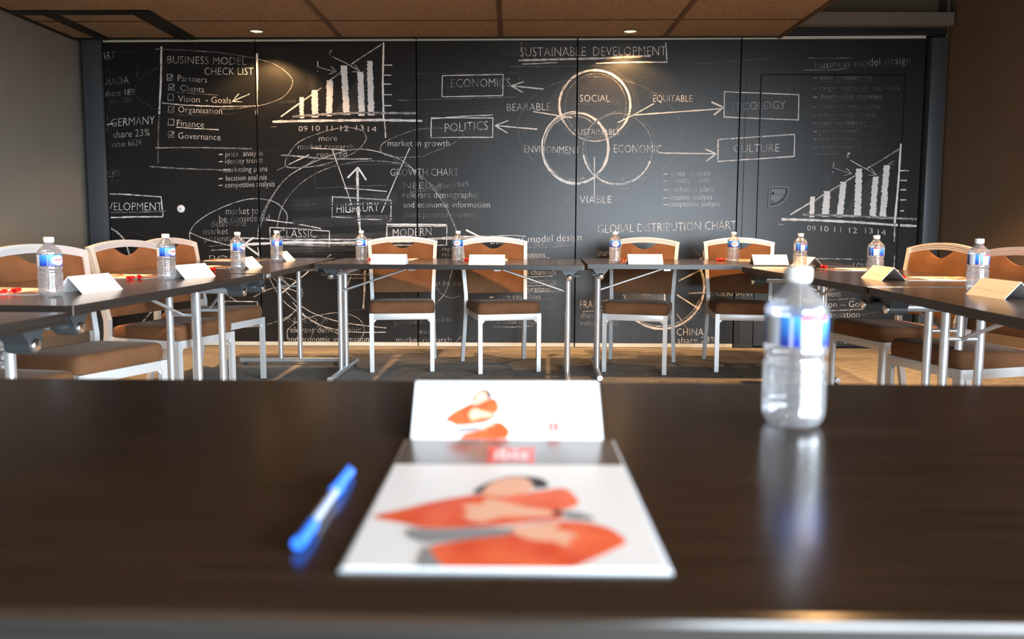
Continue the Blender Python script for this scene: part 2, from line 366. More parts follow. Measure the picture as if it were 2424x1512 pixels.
for i, (y, s, x1, dd) in enumerate(((192, 'Partners', 490, .55), (215, 'Clients', 483, .55), (241, 'Vision  - Goals', 547, .62), (266, 'Organisation', 526, .62), (298, 'Finance', 483, .66), (328, 'Governance', 522, .66))):
    bx = (395, 399, 397, 398, 398, 398)[i]; by = (176, 199, 223, 252, 282, 311)[i]
    rect(bx, by, bx + 14, by + 14, 2, .5)
    if i not in (2, 4): rib([(bx + 3, by + 7), (bx + 6, by + 11), (bx + 13, by + 2)], 2, .55)
    txt(s, (421, 427, 422, 422, 419, 422)[i], x1, y, 15, dd, -4)
rib([(414, 218), (470, 222), (516, 225)], 2.4, .38); rib([(417, 301), (460, 304), (518, 307)], 3, .62)
rib([(384, 244), (440, 249), (520, 252), (600, 251), (612, 250)], 4, .6); curve([(520, 258), (560, 257), (602, 251)], 2, .45)
arrow(591, 222, 550, 240, 2.2, .66, 24); 
curve([(372, 161), (340, 180), (322, 200), (322, 225), (345, 245), (380, 262), (430, 272), (500, 272), (558, 268)], 2, .26); curve([(600, 137), (650, 152), (685, 178), (692, 200), (672, 228), (640, 243), (604, 252)], 2, .5)
rib([(608, 126), (609, 180), (607, 270)], 7, .74)
rib([(368, 350), (440, 349), (520, 350), (597, 352)], 4.5, .42); rib([(354, 394), (430, 399), (520, 402), (545, 402)], 4, .44)
for y, s, x0, x1, dd in ((371, 'price  analysis', 534, 622, .52), (388, 'identity trends', 533, 622, .46), (408, 'marketing plans', 530, 633, .5), (428, 'location analysis', 535, 631, .66), (444, 'competitive analysis', 533, 650, .66)):
    txt(s, x0, x1, y, 13, dd, 3); rib([(518, y - 5), (527, y - 6)], 2.6, .66)
txt('value configurations', 530, 660, 362, 12, .14, 2)
rib([(250, 459), (300, 460), (380, 466)], 4, .62); rib([(381, 464), (386, 512)], 3.5, .6); rib([(386, 513), (320, 513), (258, 515)], 4.5, .64)
txt('VELOPMENT', 254, 384, 498, 19, .6, 0); rib([(258, 503), (330, 502), (395, 499)], 4, .36)
curve([(258, 538), (280, 552), (297, 575), (318, 640)], 6, .56); rib([(275, 542), (320, 552), (370, 566)], 2, .16)
# lower left, seen under the tables
curve([(388, 700), (352, 745), (330, 770)], 5, .5); rib([(515, 713), (555, 713), (609, 714)], 3, .6); rib([(609, 714), (610, 725)], 3, .55); rib([(534, 695), (562, 714)], 2.5, .6); rib([(560, 691), (520, 730)], 1.6, .35)
rib([(555, 775), (612, 772)], 3, .5); txt('DURABLE', 598, 660, 695, 18, .09)
# -- market ellipse
curve([(453, 575), (449, 553), (462, 530), (500, 503), (560, 478), (606, 470), (650, 478), (675, 500), (680, 515), (677, 530)], 2.4, .55)
curve([(448, 550), (490, 567), (540, 580), (580, 594)], 2.4, .62)
txt('market to', 535, 612, 508, 17, .48, 2); txt('be considered', 519, 638, 526, 16, .45, 3); txt('determine', 499, 582, 537, 16, .38, 2); txt('market', 482, 540, 555, 16, .4, 1); txt('potential', 484, 560, 572, 15, .38, 1)
rib([(630, 520), (700, 529), (760, 541)], 3.4, .72)
txt('POL', 495, 560, 622, 18, .5); rib([(500, 592), (560, 590)], 3, .5); rib([(495, 583), (545, 578)], 2, .4)
# -- bar chart on the second panel
rib([(908, 100), (906, 200), (908, 286)], 7, .95); rib([(910, 284), (913, 326)], 4, .62)
for y, x1 in ((154, 928), (178, 926), (199, 926), (224, 928), (250, 927)): rib([(908, y), (x1, y)], 3.6, .8)
rib([(665, 276), (708, 245)], 4.5, .82); rib([(718, 238), (760, 208)], 4, .6); rib([(775, 194), (805, 172)], 4, .62); rib([(832, 152), (860, 133), (903, 105)], 5, .55)
bar(709, 719, 709, 719, 230, 280, 1.0); bar(738, 754, 738, 752, 213, 278, .86); bar(772, 786, 773, 788, 190, 275, .86); bar(813, 828, 806, 821, 155, 272, .98); bar(849, 863, 846, 860, 170, 274, .92); bar(871, 886, 869, 882, 144, 273, .84)
rib([(692, 276), (760, 271), (850, 267), (985, 268)], 8, .46); rib([(645, 288), (720, 286), (800, 285), (900, 284), (1000, 286)], 9, .72); rib([(640, 300), (655, 300)], 3, .4)
smudge([(730, 174), (749, 174), (749, 212), (732, 212)], .17); smudge([(790, 270), (840, 195), (862, 160), (868, 150), (868, 265)], .2); smudge([(655, 240), (700, 235), (700, 243), (660, 246)], .16)
for s, x0, x1, y in (('09', 707, 728, 311), ('10', 739, 757, 310), ('11', 773, 787, 310), ('12', 806, 825, 310), ('13', 843, 861, 309), ('14', 871, 891, 312)): txt(s, x0, x1, y, 13, .66)
txt('?', 778, 787, 131, 14, .6); rib([(752, 145), (753, 159)], 3, .66); rib([(751, 168), (753, 168)], 3, .7)
rib([(755, 159), (775, 165), (796, 170)], 2, .6); rib([(783, 157), (797, 169), (779, 175)], 2, .6); rib([(786, 134), (820, 150), (853, 169)], 2.2, .66); rib([(840, 153), (853, 169), (834, 170)], 2, .62)
txt('more', 755, 798, 334, 14, .5, 1); txt('market research', 705, 837, 354, 15, .44, 0); txt('required', 750, 821, 373, 15, .42, 2)
rib([(735, 350), (800, 354), (822, 356)], 3, .66); rib([(665, 367), (710, 370), (760, 375), (835, 376), (880, 376)], 5, .5); rib([(655, 403), (684, 390)], 2, .4); rib([(684, 389), (732, 366)], 3, .7)
curve([(676, 378), (676, 392), (690, 397), (740, 394), (790, 382), (840, 360), (864, 335), (865, 318), (850, 306), (812, 302), (760, 314), (705, 338), (676, 378)], 2, .5)
curve([(985, 306), (940, 322), (906, 340), (901, 355), (915, 368), (950, 372), (1000, 370), (1018, 362)], 2, .45); curve([(985, 306), (1040, 303), (1090, 310), (1094, 325), (1060, 345), (1020, 362)], 1.8, .4)
txt('market in growth', 918, 1064, 346, 15, .62, 0)
rib([(786, 352), (810, 420), (834, 488)], 3, .7); rib([(970, 350), (938, 420), (903, 503)], 3, .7)
# concentric sweep
curve([(610, 560), (616, 520), (640, 470), (680, 420), (730, 390), (790, 365), (850, 353), (905, 362), (960, 385), (1000, 425)], 2.6, .55); curve([(614, 545), (632, 490), (668, 432), (700, 405), (745, 378)], 2, .5)
curve([(655, 540), (668, 490), (700, 445), (745, 412), (800, 391), (870, 381), (940, 386), (985, 405), (1020, 440), (1050, 480), (1070, 520), (1082, 550)], 2.2, .46)
curve([(930, 375), (985, 410), (1040, 455), (1062, 490)], 1.6, .3)
# axis arrow
rib([(846, 402), (847, 470), (850, 520), (854, 560)], 9, .66); rib([(847, 396), (823, 421)], 6.5, .95); rib([(847, 396), (867, 426)], 6.5, .95)
rib([(815, 445), (870, 449), (916, 453)], 3, .66); rib([(748, 446), (830, 441), (915, 438)], 2, .34); rib([(745, 396), (747, 445)], 1.6, .28); rib([(745, 394), (800, 390), (945, 388)], 3, .24)
rect(786, 465, 926, 513, 3, .66, -9); rib([(783, 472), (786, 511), (924, 511)], 2, .35); rib([(788, 466), (870, 470), (926, 473)], 4, .5)
txt('HIGH', 797, 845, 504, 20, .58); txt('LUXURY', 818, 897, 503, 22, .62, 3)
for y, d in ((480, .2), (518, .24), (524, .2), (488, .14)): rib([(690, y + 6), (780, y), (930, y - 3)], 5, d)
rib([(640, 538), (700, 541), (780, 547)], 3, .68); rib([(639, 538), (640, 575)], 3, .64); rib([(780, 547), (779, 585)], 3, .64); txt('CLASSIC', 660, 749, 562, 19, .56, 0); txt('MODERN', 665, 742, 543, 16, .16, -2)
rib([(570, 563), (700, 567), (800, 567), (990, 566), (1200, 563)], 5, .62); rib([(583, 578), (700, 573), (800, 575), (990, 570)], 9, .86); rib([(640, 576), (760, 581), (870, 578)], 5, .5); rib([(640, 590), (780, 586), (860, 592)], 5, .26)
rib([(578, 578), (600, 562)], 7, .9); rib([(578, 578), (612, 603)], 6, .9); rib([(610, 585), (614, 608)], 3, .8); rib([(720, 600), (860, 604)], 3, .18); rib([(774, 609), (784, 602)], 3, .6)
rect(915, 535, 1058, 580, 3, .66, 0); rib([(915, 531), (1000, 531), (1058, 532)], 5, .74); txt('MODERN', 930, 1021, 561, 19, .56, 4)
rib([(1103, 544), (1138, 561)], 6, .9); rib([(1000, 566), (1100, 560), (1160, 560)], 6, .62); rib([(1150, 559), (1210, 557), (1245, 559)], 3, .62)
txt('GROWTH CHART', 924, 1085, 416, 17, .46, 0); txt('NEED =', 955, 1050, 446, 15, .36); txt('potential market', 972, 1110, 459, 15, .32, 20); txt('relevant demographic', 954, 1132, 468, 15, .46, 0); txt('and economic information', 955, 1159, 491, 14, .52, 0); txt('about potential markets', 955, 1128, 514, 13, .3, 0)
# lower part of the second panel, under the table
rib([(864, 640), (862, 700), (860, 730)], 6, .56); rib([(800, 649), (900, 650)], 2.6, .6); rib([(774, 659), (880, 658)], 2.4, .4); rib([(832, 650), (811, 708)], 2, .58); txt('MARKET', 830, 905, 656, 14, .3)
rib([(733, 640), (700, 667), (666, 694)], 4, .8); curve([(600, 703), (645, 682), (690, 685), (714, 700)], 2, .6); curve([(664, 655), (700, 665), (716, 690), (710, 715), (690, 745), (660, 765)], 1.8, .5); curve([(636, 655), (665, 705), (700, 735), (760, 770), (800, 790)], 2, .55); curve([(645, 655), (690, 703), (730, 735), (780, 755), (830, 766), (914, 776)], 2, .6)
curve([(693, 715), (720, 745), (760, 770), (830, 785), (914, 786)], 2, .6); curve([(632, 768), (680, 750), (715, 720)], 2, .46); curve([(681, 803), (682, 780), (710, 758), (760, 745), (810, 740), (850, 755), (862, 780), (855, 800), (842, 813)], 1.8, .48); curve([(733, 810), (745, 780), (780, 750)], 1.6, .4); rib([(810, 736), (870, 731)], 2, .26)
txt('NEED =', 681, 776, 764, 13, .3); txt('relevant demographic', 680, 854, 787, 14, .46); txt('and economic information', 681, 873, 809, 14, .5)
txt('potential market', 935, 1070, 770, 13, .26, 10); txt('more', 990, 1018, 790, 12, .4); txt('market research', 938, 1068, 810, 13, .46); curve([(1078, 812), (1092, 795)], 2, .4); curve([(1028, 660), (1040, 690), (1065, 705), (1090, 700)], 1.6, .4); curve([(1070, 640), (1055, 690), (1030, 720)], 2, .46); txt('to be co', 1026, 1091, 675, 12, .4); rib([(950, 695), (960, 710)], 2, .3)
# -- centre
rect(1046, 179, 1191, 229, 3, .76, 3); txt('ECONOMICS', 1068, 1208, 207, 20, .52, 2); rib([(940, 175), (1050, 174), (1228, 172)], 2.4, .24); rib([(1230, 174), (1228, 227)], 2.6, .28); rib([(940, 238), (1060, 234), (1225, 229)], 2.2, .36); txt('DEVELOPPEMENT DURABLE', 966, 1240, 214, 18, .12, 0)
arrow(1288, 211, 1210, 203, 4.6, .76, 32, 4, 24)
rect(1020, 279, 1167, 325, 3.2, .76, 0); rib([(1020, 281), (1100, 275), (1167, 272)], 3.2, .74); txt('POLITICS', 1053, 1155, 313, 21, .58, 6); rect(1008, 268, 1178, 325, 2, .2, 4); txt('ECOLOGIE', 1010, 1120, 315, 18, .14)
arrow(1272, 306, 1172, 297, 4.6, .76, 34, 4, 26)
txt('SUSTAINABLE  DEVELOPMENT', 1231, 1577, 134, 22, .62, 3); txt('DEVELOPPEMENT DURABLE', 1205, 1530, 126, 18, .11)
rib([(1228, 143), (1300, 141), (1420, 138), (1540, 132)], 8, .66); rib([(1236, 152), (1320, 148)], 3, .66); rib([(1410, 150), (1500, 147), (1580, 147)], 4, .9); rib([(1576, 100), (1579, 148)], 4, .68); rib([(1208, 158), (1300, 157), (1420, 155)], 2, .34); rib([(1234, 100), (1238, 142)], 2, .5); rib([(1185, 104), (1187, 160)], 2, .16)
ell(1408, 248, 84, 82, 0, 8, .78, 150, 410); ell(1408, 248, 82, 86, 0, 5, .56, 40, 160); ell(1410, 250, 72, 76, 5, 3, .36); ell(1414, 246, 88, 90, 0, 2.6, .26, 200, 400)
ell(1362, 350, 78, 84, 0, 10, .82); ell(1358, 350, 70, 76, 8, 4, .5, 60, 300); ell(1370, 345, 84, 80, 0, 3, .24)
ell(1462, 352, 82, 84, 0, 7, .66, 20, 170); ell(1462, 352, 82, 84, 0, 3.4, .42, 170, 380); ell(1460, 348, 74, 78, 12, 3, .36, 60, 250); ell(1470, 355, 84, 92, -8, 2.4, .28)
ell(1420, 310, 195, 128, 4, 2.4, .3); 
txt('SOCIAL', 1373, 1443, 241, 17, .56); txt('ECOLOGIQUE', 1355, 1470, 248, 15, .24); txt('BEARABLE', 1200, 1303, 263, 18, .5, 2); txt('EQUITABLE', 1546, 1639, 241, 16, .56, 0); txt('VIABLE', 1533, 1592, 233, 15, .2)
txt('SUSTAINABLE', 1360, 1467, 319, 14, .56); txt('DURABLE', 1388, 1450, 327, 14, .3); txt('ENVIRONMENT', 1241, 1372, 361, 17, .58, -3); txt('SOCIAL', 1312, 1356, 370, 14, .26); txt('ECONOMIC', 1453, 1566, 361, 19, .56, -1); txt('ECONOMIQUE', 1470, 1595, 362, 16, .26)
rib([(1262, 264), (1300, 270), (1355, 279)], 3, .72); rib([(1548, 245), (1500, 272), (1462, 290)], 3, .76); rib([(1500, 272), (1600, 265), (1710, 257)], 4, .7); rib([(1684, 241), (1712, 254), (1690, 272)], 5, .86); rib([(1560, 362), (1630, 363), (1695, 364)], 4, .74); rib([(1668, 352), (1695, 364), (1672, 381)], 5, .86); rib([(1407, 371), (1407, 470)], 3, .72)
rib([(1618, 153), (1690, 149), (1760, 143), (1830, 138)], 4.5, .2); rib([(1520, 172), (1600, 178), (1640, 200)], 3, .1)
rect(1714, 217, 1891, 277, 3.2, .76, -7); txt('ECOLOGY', 1745, 1860, 261, 19, .42, 4); txt('ECOLOGIE', 1733, 1850, 261, 18, .22, 2)
rect(1699, 330, 1881, 382, 3.4, .76, 12); txt('CULTURE', 1737, 1845, 361, 19, .5, 2); rect(1592, 300, 1868, 355, 2, .18, 10); txt('DEVELOPPEMENT DURABLE', 1540, 1870, 335, 17, .11, 4)
txt('ECONOMIE', 1340, 1465, 481, 18, .26, 0); txt('VIABLE', 1372, 1448, 481, 18, .58, 0)
for y, s, x0, x1, dd in ((416, 'price  analysis', 1590, 1680, .5), (433, 'identity trends', 1586, 1680, .46), (454, 'marketing plans', 1583, 1690, .5), (473, 'location analysis', 1586, 1686, .66), (489, 'competitive analysis', 1583, 1704, .66)):
    txt(s, x0, x1, y, 13, dd, 1); rib([(1570, y - 4), (1580, y - 5)], 2.6, .68)
txt('value configurations', 1590, 1720, 408, 12, .13, 2)
txt('GLOBAL DISTRIBUTION CHART', 1415, 1743, 552, 20, .6, 10); txt('NEW GLOBAL DISTRIBUTION', 1400, 1738, 552, 19, .12, 4)
txt('business model design', 1162, 1376, 578, 17, .64, 9); txt('development', 1262, 1366, 583, 15, .3, 3); rib([(1190, 584), (1290, 586), (1375, 578)], 2.4, .34)
txt('report', 1047, 1086, 594, 11, .46); txt('research', 1047, 1096, 607, 11, .46); txt('- value propositions', 1165, 1290, 609, 13, .62); rib([(1240, 611), (1303, 610)], 2, .4)
txt('- distribution channels', 1160, 1316, 651, 13, .6, 1); rib([(1240, 656), (1310, 653)], 3, .5); txt('customer relationships', 1160, 1316, 671, 13, .46); rib([(1240, 677), (1318, 674)], 3, .44); txt('value configurations', 1170, 1303, 690, 13, .6); rib([(1240, 693), (1330, 689)], 2.6, .4); txt('core capabilities', 1181, 1280, 708, 13, .42); rib([(1159, 704), (1168, 703)], 2.6, .6); rib([(1280, 709), (1305, 708)], 2, .3); txt('partner networkships', 1200, 1316, 726, 12, .12); rib([(1280, 728), (1312, 727)], 2, .26); txt('revenue models', 1178, 1270, 767, 12, .36); rib([(1168, 773), (1215, 774), (1262, 771)], 3, .42); rib([(1320, 749), (1327, 748)], 2, .3)
# pie chart
ell(1566, 678, 101, 100, 0, 8, .62, -40, 140); ell(1564, 676, 97, 96, 0, 3, .5, 20, 120); ell(1572, 672, 108, 108, 0, 1.8, .3, -70, 60)
rib([(1606, 665), (1656, 640), (1700, 618)], 4.4, .6); rib([(1603, 698), (1655, 731)], 5, .68); rib([(1628, 694), (1688, 692)], 2.4, .62); rib([(1602, 742), (1628, 780)], 2.2, .56); rib([(1652, 615), (1690, 598)], 3, .6)
smudge([(1478, 694), (1572, 697), (1574, 713), (1480, 713)], .34); rib([(1573, 695), (1574, 712)], 4, .66); rib([(1475, 696), (1482, 710)], 5, .5)
txt('share 11%', 1413, 1480, 606, 15, .5, 2); txt('IN', 1664, 1690, 608, 15, .5, 5); txt('FRANCE', 1373, 1440, 730, 18, .44, 3); rib([(1378, 737), (1425, 735)], 2, .55); txt('share 12%', 1375, 1440, 752, 13, .4); txt('value 5530', 1374, 1462, 770, 13, .36); txt('GERMANY', 1386, 1444, 707, 12, .14); txt('CHINA', 1602, 1665, 794, 17, .6, 0); txt('share 23%', 1604, 1696, 812, 14, .58, 2); txt('BRAZIL', 1454, 1520, 797, 16, .13, 4); txt('GERMANY', 1697, 1784, 701, 15, .5); txt('value', 1676, 1720, 745, 12, .3)
# -- door panel
txt('business model design', 1930, 2155, 163, 18, .4, 13); txt('development', 2040, 2150, 162, 16, .18, 4); rib([(1912, 137), (1970, 138), (2018, 137)], 2.4, .4); rib([(1900, 166), (1960, 166), (2010, 162)], 3, .4)
for y, s, x1, dd in ((189, 'value propositions', 2063, .36), (214, 'target customer segments', 2130, .3), (234, 'distribution channels', 2088, .38), (257, 'customer relationships', 2089, .28), (277, 'value configurations', 2074, .28), (296, 'core capabilities', 2048, .36), (315, 'partner networks', 2042, .3), (334, 'cost structure', 2030, .26), (353, 'revenue model', 2036, .26)):
    txt(s, 1940, x1, y, 12, dd, 1); rib([(1925, y - 4), (1934, y - 4)], 2.4, dd + .12); rib([(1935, y + 5), (2000, y + 4), (2060 + (y * 7) % 40, y + 2)], 2, dd * .7)
rib([(1930, 364), (1985, 364)], 2, .3)
# bar chart on the door
rib([(1871, 508), (1917, 480)], 4.5, .84); rib([(1930, 474), (1950, 460)], 4, .6); rib([(1966, 451), (1990, 437)], 4.5, .62); rib([(2002, 429), (2024, 416)], 4, .6); rib([(2052, 399), (2085, 380), (2128, 353)], 5, .5)
bar(1916, 1927, 1918, 1929, 465, 514, 1.0); bar(1944, 1962, 1951, 1966, 452, 513, .88); bar(1980, 1995, 1990, 2004, 430, 514, .86); bar(2022, 2038, 2026, 2041, 399, 513, .98); bar(2058, 2073, 2066, 2079, 418, 516, .9); bar(2082, 2097, 2092, 2106, 391, 518, .8)
rib([(1900, 508), (1990, 510), (2080, 514), (2172, 519)], 8, .46); rib([(1850, 519), (1930, 521), (2030, 526), (2110, 532), (2172, 535)], 9, .74); rib([(1842, 531), (1857, 531)], 3, .4)
rib([(2133, 340), (2126, 440), (2118, 528)], 8, .84); rib([(2118, 530), (2117, 572)], 4.5, .6); rib([(2118, 605), (2116, 632)], 3.5, .5); smudge([(1998, 505), (2040, 440), (2082, 405), (2090, 400), (2088, 510)], .2); smudge([(1949, 413), (1966, 413), (1966, 446), (1950, 446)], .13)
for y, x1 in ((404, 2152), (427, 2147), (449, 2145), (473, 2145), (499, 2140)): rib([(2131, y), (x1, y)], 4.2, .76)
for s, x0, x1, y in (('09', 1911, 1931, 546), ('10', 1943, 1961, 547), ('11', 1975, 1991, 549), ('12', 2010, 2029, 551), ('13', 2048, 2066, 552), ('14', 2078, 2097, 556)): txt(s, x0, x1, y, 13, .64, -1)
txt('?', 2004, 2013, 373, 13, .54); rib([(1974, 384), (1972, 398)], 3, .64); rib([(1970, 407), (1973, 407)], 3, .7); rib([(1976, 398), (1996, 405), (2017, 411)], 2, .6); rib([(2003, 398), (2017, 411), (1998, 415)], 2, .56); rib([(2013, 379), (2045, 397), (2074, 413)], 2.2, .64); rib([(2062, 398), (2075, 414), (2055, 415)], 2, .58); rib([(2118, 380), (2101, 388), (2117, 389)], 2, .5)
rib([(1910, 613), (1960, 612), (2016, 613)], 5, .46); rib([(2016, 614), (2090, 614)], 2, .2); txt('LONDON', 2020, 2086, 640, 18, .55)
txt('Clients', 1950, 1990, 702, 15, .56); rib([(1960, 709), (2024, 707)], 2, .36); txt('Vision -- Goals', 1930, 2056, 728, 15, .6, 2); rib([(1968, 735), (2030, 732), (2090, 728)], 4, .5); txt('Organisation', 1928, 2035, 752, 15, .56, 1); rib([(2040, 745), (2080, 738)], 2, .3); txt('Finance', 1930, 2005, 813, 14, .4)
rib([(1790, 172), (1850, 180), (1920, 177)], 2, .1)

for poly, d in (([(1300, 240), (1330, 180), (1410, 150), (1500, 190), (1520, 260), (1480, 320), (1400, 335), (1330, 310)], .13), ([(640, 560), (1000, 545), (1000, 590), (640, 600)], .2),
                ([(690, 470), (940, 455), (940, 480), (700, 500)], .14), ([(1180, 100), (1520, 102), (1520, 128), (1190, 132)], .08), ([(690, 515), (930, 508), (930, 530), (700, 540)], .16), ([(1000, 300), (1180, 296), (1180, 330), (1010, 332)], .09)): smudge(poly, d)
def chalk_bm(off):
    bm = bmesh.new(); lay = bm.faces.layers.float.new('dens')
    for poly, d, ns in CH:
        ok = off + ns * 5e-6
        vs = [bm.verts.new(onwall(x, y, ok)) for x, y in poly]
        try: f = bm.faces.new(vs)
        except ValueError: continue
        f[lay] = min(1.0, d)
    bm.normal_update()
    for f in bm.faces:
        if f.normal.y > 0: f.normal_flip()
    return bm
def board(name, x0, x1, z0, zt, thick, front, parent, clip=None, holes=None):
    """one wall leaf with its share of the chalk drawing; front = how far its face stands before the wall plane"""
    bm = chalk_bm(front + .0008)
    for co, no in (((x0 + .001, 0, 0), (-1, 0, 0)), ((x1 - .001, 0, 0), (1, 0, 0)), ((0, 0, z0 + .002), (0, 0, -1)), ((0, 0, (zt(x0) if callable(zt) else zt) - .004), (0, 0, 1))):
        g = bm.verts[:] + bm.edges[:] + bm.faces[:]
        bmesh.ops.bisect_plane(bm, geom=g, plane_co=co, plane_no=no, clear_outer=True)
    if holes:
        hx0, hx1, hz = holes
        dead = [f for f in bm.faces if hx0 < f.calc_center_median().x < hx1 and f.calc_center_median().z < hz]
        bmesh.ops.delete(bm, geom=dead, context='FACES')
    lay = bm.faces.layers.float['dens']
    Z = zt if callable(zt) else (lambda x: zt)
    def bx(a, c, za, Zc):
        v = [bm.verts.new((x, wy(x, o), z)) for o in (front, front - thick) for x, z in ((a, za), (c, za), (c, Zc(c)), (a, Zc(a)))]
        for q in ((0, 1, 2, 3), (7, 6, 5, 4), (0, 4, 5, 1), (1, 5, 6, 2), (2, 6, 7, 3), (3, 7, 4, 0)):
            f = bm.faces.new([v[k] for k in q]); f[lay] = 0.0
    if holes:
        bx(x0, holes[0], z0, Z); bx(holes[1], x1, z0, Z); bx(holes[0], holes[1], holes[2], Z)
    else: bx(x0, x1, z0, Z)
    me = bpy.data.meshes.new(name); bm.to_mesh(me); bm.free(); me.materials.append(M['board'])
    o = bpy.data.objects.new(name, me); COL.objects.link(o)
    if parent: o.parent = parent
    return o

# ------------------------------------------------------------------ room shell
XL, XR, YB = -3.39, 3.345, -3.2
a = MB(); a.box(XL - .15, XR + .2, YB - .1, 6.75, -.12, 0, 'carpet'); structure(a.build('floor'))
a = MB(); a.box(XL - .12, XL, YB - .1, 6.75, 0, 2.99, 'wallleft'); structure(a.build('wall_left'))
# right wall, with the long window opening that starts beside the photographer
a = MB()
for x0, x1, y0, y1, z0, z1 in ((XR, XR + .15, .85, 6.75, 0, 3.0), (XR, XR + .15, YB - .1, -2.75, 0, 3.0), (XR, XR + .15, -2.75, .85, 0, .1), (XR, XR + .15, -2.75, .85, 2.22, 3.0)): a.box(x0, x1, y0, y1, z0, z1, 'wallright')
structure(a.build('wall_right'))
a = MB()
for x0, x1, z0, z1 in ((XL, .75, 0, 3.0), (3.25, XR, 0, 3.0), (.75, 3.25, 0, .1), (.75, 3.25, 2.22, 3.0)): a.box(x0, x1, YB - .12, YB, z0, z1, 'wallleft')
structure(a.build('wall_front'))
def window(name, along, fixed, lo, hi, n):
    w = MB()
    for k in range(n + 1):
        p = lo + (hi - lo) * k / n
        if along == 'x': w.box(p - .03, p + .03, fixed - .06, fixed, .1, 2.22, 'window_frame')
        else: w.box(fixed, fixed + .06, p - .03, p + .03, .1, 2.22, 'window_frame')
    for z in (.1, 2.16):
        if along == 'x': w.box(lo, hi, fixed - .06, fixed, z, z + .06, 'window_frame')
        else: w.box(fixed, fixed + .06, lo, hi, z, z + .06, 'window_frame')
    structure(w.build(name))
window('window_1', 'x', YB - .03, .75, 3.25, 2)
window('window_2', 'y', XR + .06, -2.75, .85, 2)

# ceiling: board field, tile runners, cross joints; it ends at XC and leaves a raised strip along the right wall
XC = 2.035
CZ = lambda x: 2.408 + .0066 * x
def ceil_quad(mb, x0, x1, y0, y1, dz, mt, th=.0):
    vs = [(x, y, CZ(x) + dz) for x, y in ((x0, y0), (x1, y0), (x1, y1), (x0, y1))]
    if th: vs += [(x, y, z + th) for x, y, z in vs]; mb.add(vs, [(3, 2, 1, 0), (4, 5, 6, 7), (0, 1, 5, 4), (1, 2, 6, 5), (2, 3, 7, 6), (3, 0, 4, 7)], mt)
    else: mb.add(vs, [(3, 2, 1, 0)], mt)
a = MB(); ceil_quad(a, XL, XC, YB, 6.345, 0, 'ceiling', .2)
for x in (-2.56 - 1.24, -1.318, -.093, 1.162):
    if x > XL: ceil_quad(a, x - .018, x + .018, YB, 6.345, -.006, 'runner', .005)
for k in range(14):
    y = 5.80 - k * .62
    if y > YB: ceil_quad(a, XL, XC, y - .006, y + .006, -.003, 'joint', .002)
structure(a.build('ceiling'))
a = MB(); ceil_quad(a, XC, XC + .028, YB, 6.345, -.012, 'runner', .2); structure(a.build('trim_1'))
a = MB(); a.box(XL - .12, XR + .15, YB - .12, 6.75, 2.98, 3.06, 'dark_brown'); structure(a.build('ceiling_recess'))
# black parking track of the folding wall in the ceiling
a = MB()
for x, w in ((-2.50, .075), (-3.14, .05), (-3.372, .018)): ceil_quad(a, x - w, x + w, 5.50 if w > .02 else YB, 6.345, -.008, 'track', .006)
ceil_quad(a, XL, -2.42, 5.50, 5.60, -.0085, 'track', .006); ceil_quad(a, XL, XC, 6.30, 6.345, -.0065, 'track', .005)
for x in (-2.53, -2.47, -3.14): ceil_quad(a, x - .006, x + .006, 5.6, 6.345, -.012, 'darkplastic', .004)
structure(a.build('trim_2'))
# wall above the folding wall on the right: beam, black rail, dark upper wall
a = MB(); a.box(XL - .12, XR + .15, 6.46, 6.6, 2.3, 2.99, 'wallright'); structure(a.build('wall_back_upper'))
a = MB(); a.box(XC - .05, 3.325, 6.22, 6.46, 2.487, 2.58, 'beige'); structure(a.build('trim_3'))
a = MB(); a.box(XC - .2, 3.32, 6.30, 6.5, 2.44, 2.487, 'track'); a.box(XC - .2, 3.30, 6.34, 6.5, 2.437, 2.441, 'post'); structure(a.build('trim_4'))

# folding partition with the printed chalk drawing
JX = [-3.185] + [onwall(x, y).x for x, y in ((603, 97), (985, 96), (1367.5, 96), (1756, 96))] + [3.18]
wall = thing('wall_back', None, None); wall['kind'] = 'structure'
a = MB(); a.box(XL, XR, 6.46, 6.6, 0, 2.3, 'track'); a.build('backing', wall)
GAP = .005
for i in range(4): board('panel', JX[i] + GAP, JX[i + 1] - GAP, .035, ztop, .06, 0, wall)
DX0, DX1, DZ = 1.925, 3.03, 2.135
board('panel', JX[4] + GAP, JX[5], .035, ztop, .06, 0, wall, holes=(DX0 - .006, DX1 + .006, DZ + .006))
a = MB(); a.box(DX0 - .12, DX0 - .112, wy(DX0, .001), wy(DX0) + .02, .03, DZ, 'track'); a.build('groove', wall)
a = MB()
for i in range(5):
    x0, x1 = JX[i] + GAP, JX[i + 1] - GAP
    v = [(x, wy(x, o), ztop(x) + dz) for o in (.004, -.06) for x, dz in ((x0, 0), (x1, 0), (x1, .021), (x0, .021))]
    a.add(v, [(0, 1, 2, 3), (7, 6, 5, 4), (0, 4, 5, 1), (1, 5, 6, 2), (2, 6, 7, 3), (3, 7, 4, 0)], 'strip')
a.build('top_rail', wall)
a = MB()
for i in range(4):
    x0, x1 = JX[i] + GAP, JX[i + 1] - GAP
    v = [(x, wy(x, o), z) for o in (.004, -.06) for x, z in ((x0, .004), (x1, .004), (x1, .034), (x0, .034))]
    a.add(v, [(0, 1, 2, 3), (7, 6, 5, 4), (0, 4, 5, 1), (1, 5, 6, 2), (2, 6, 7, 3), (3, 7, 4, 0)], 'strip')
a.build('bottom_rail', wall)
a = MB(); a.box(JX[4] + GAP, DX0 - .006, wy(1.8, .003), wy(1.8) + .05, .004, .034, 'darkplastic'); a.box(DX1 + .006, JX[5], wy(3.1, .003), wy(3.1) + .05, .004, .034, 'darkplastic'); a.build('bottom_rail', wall)
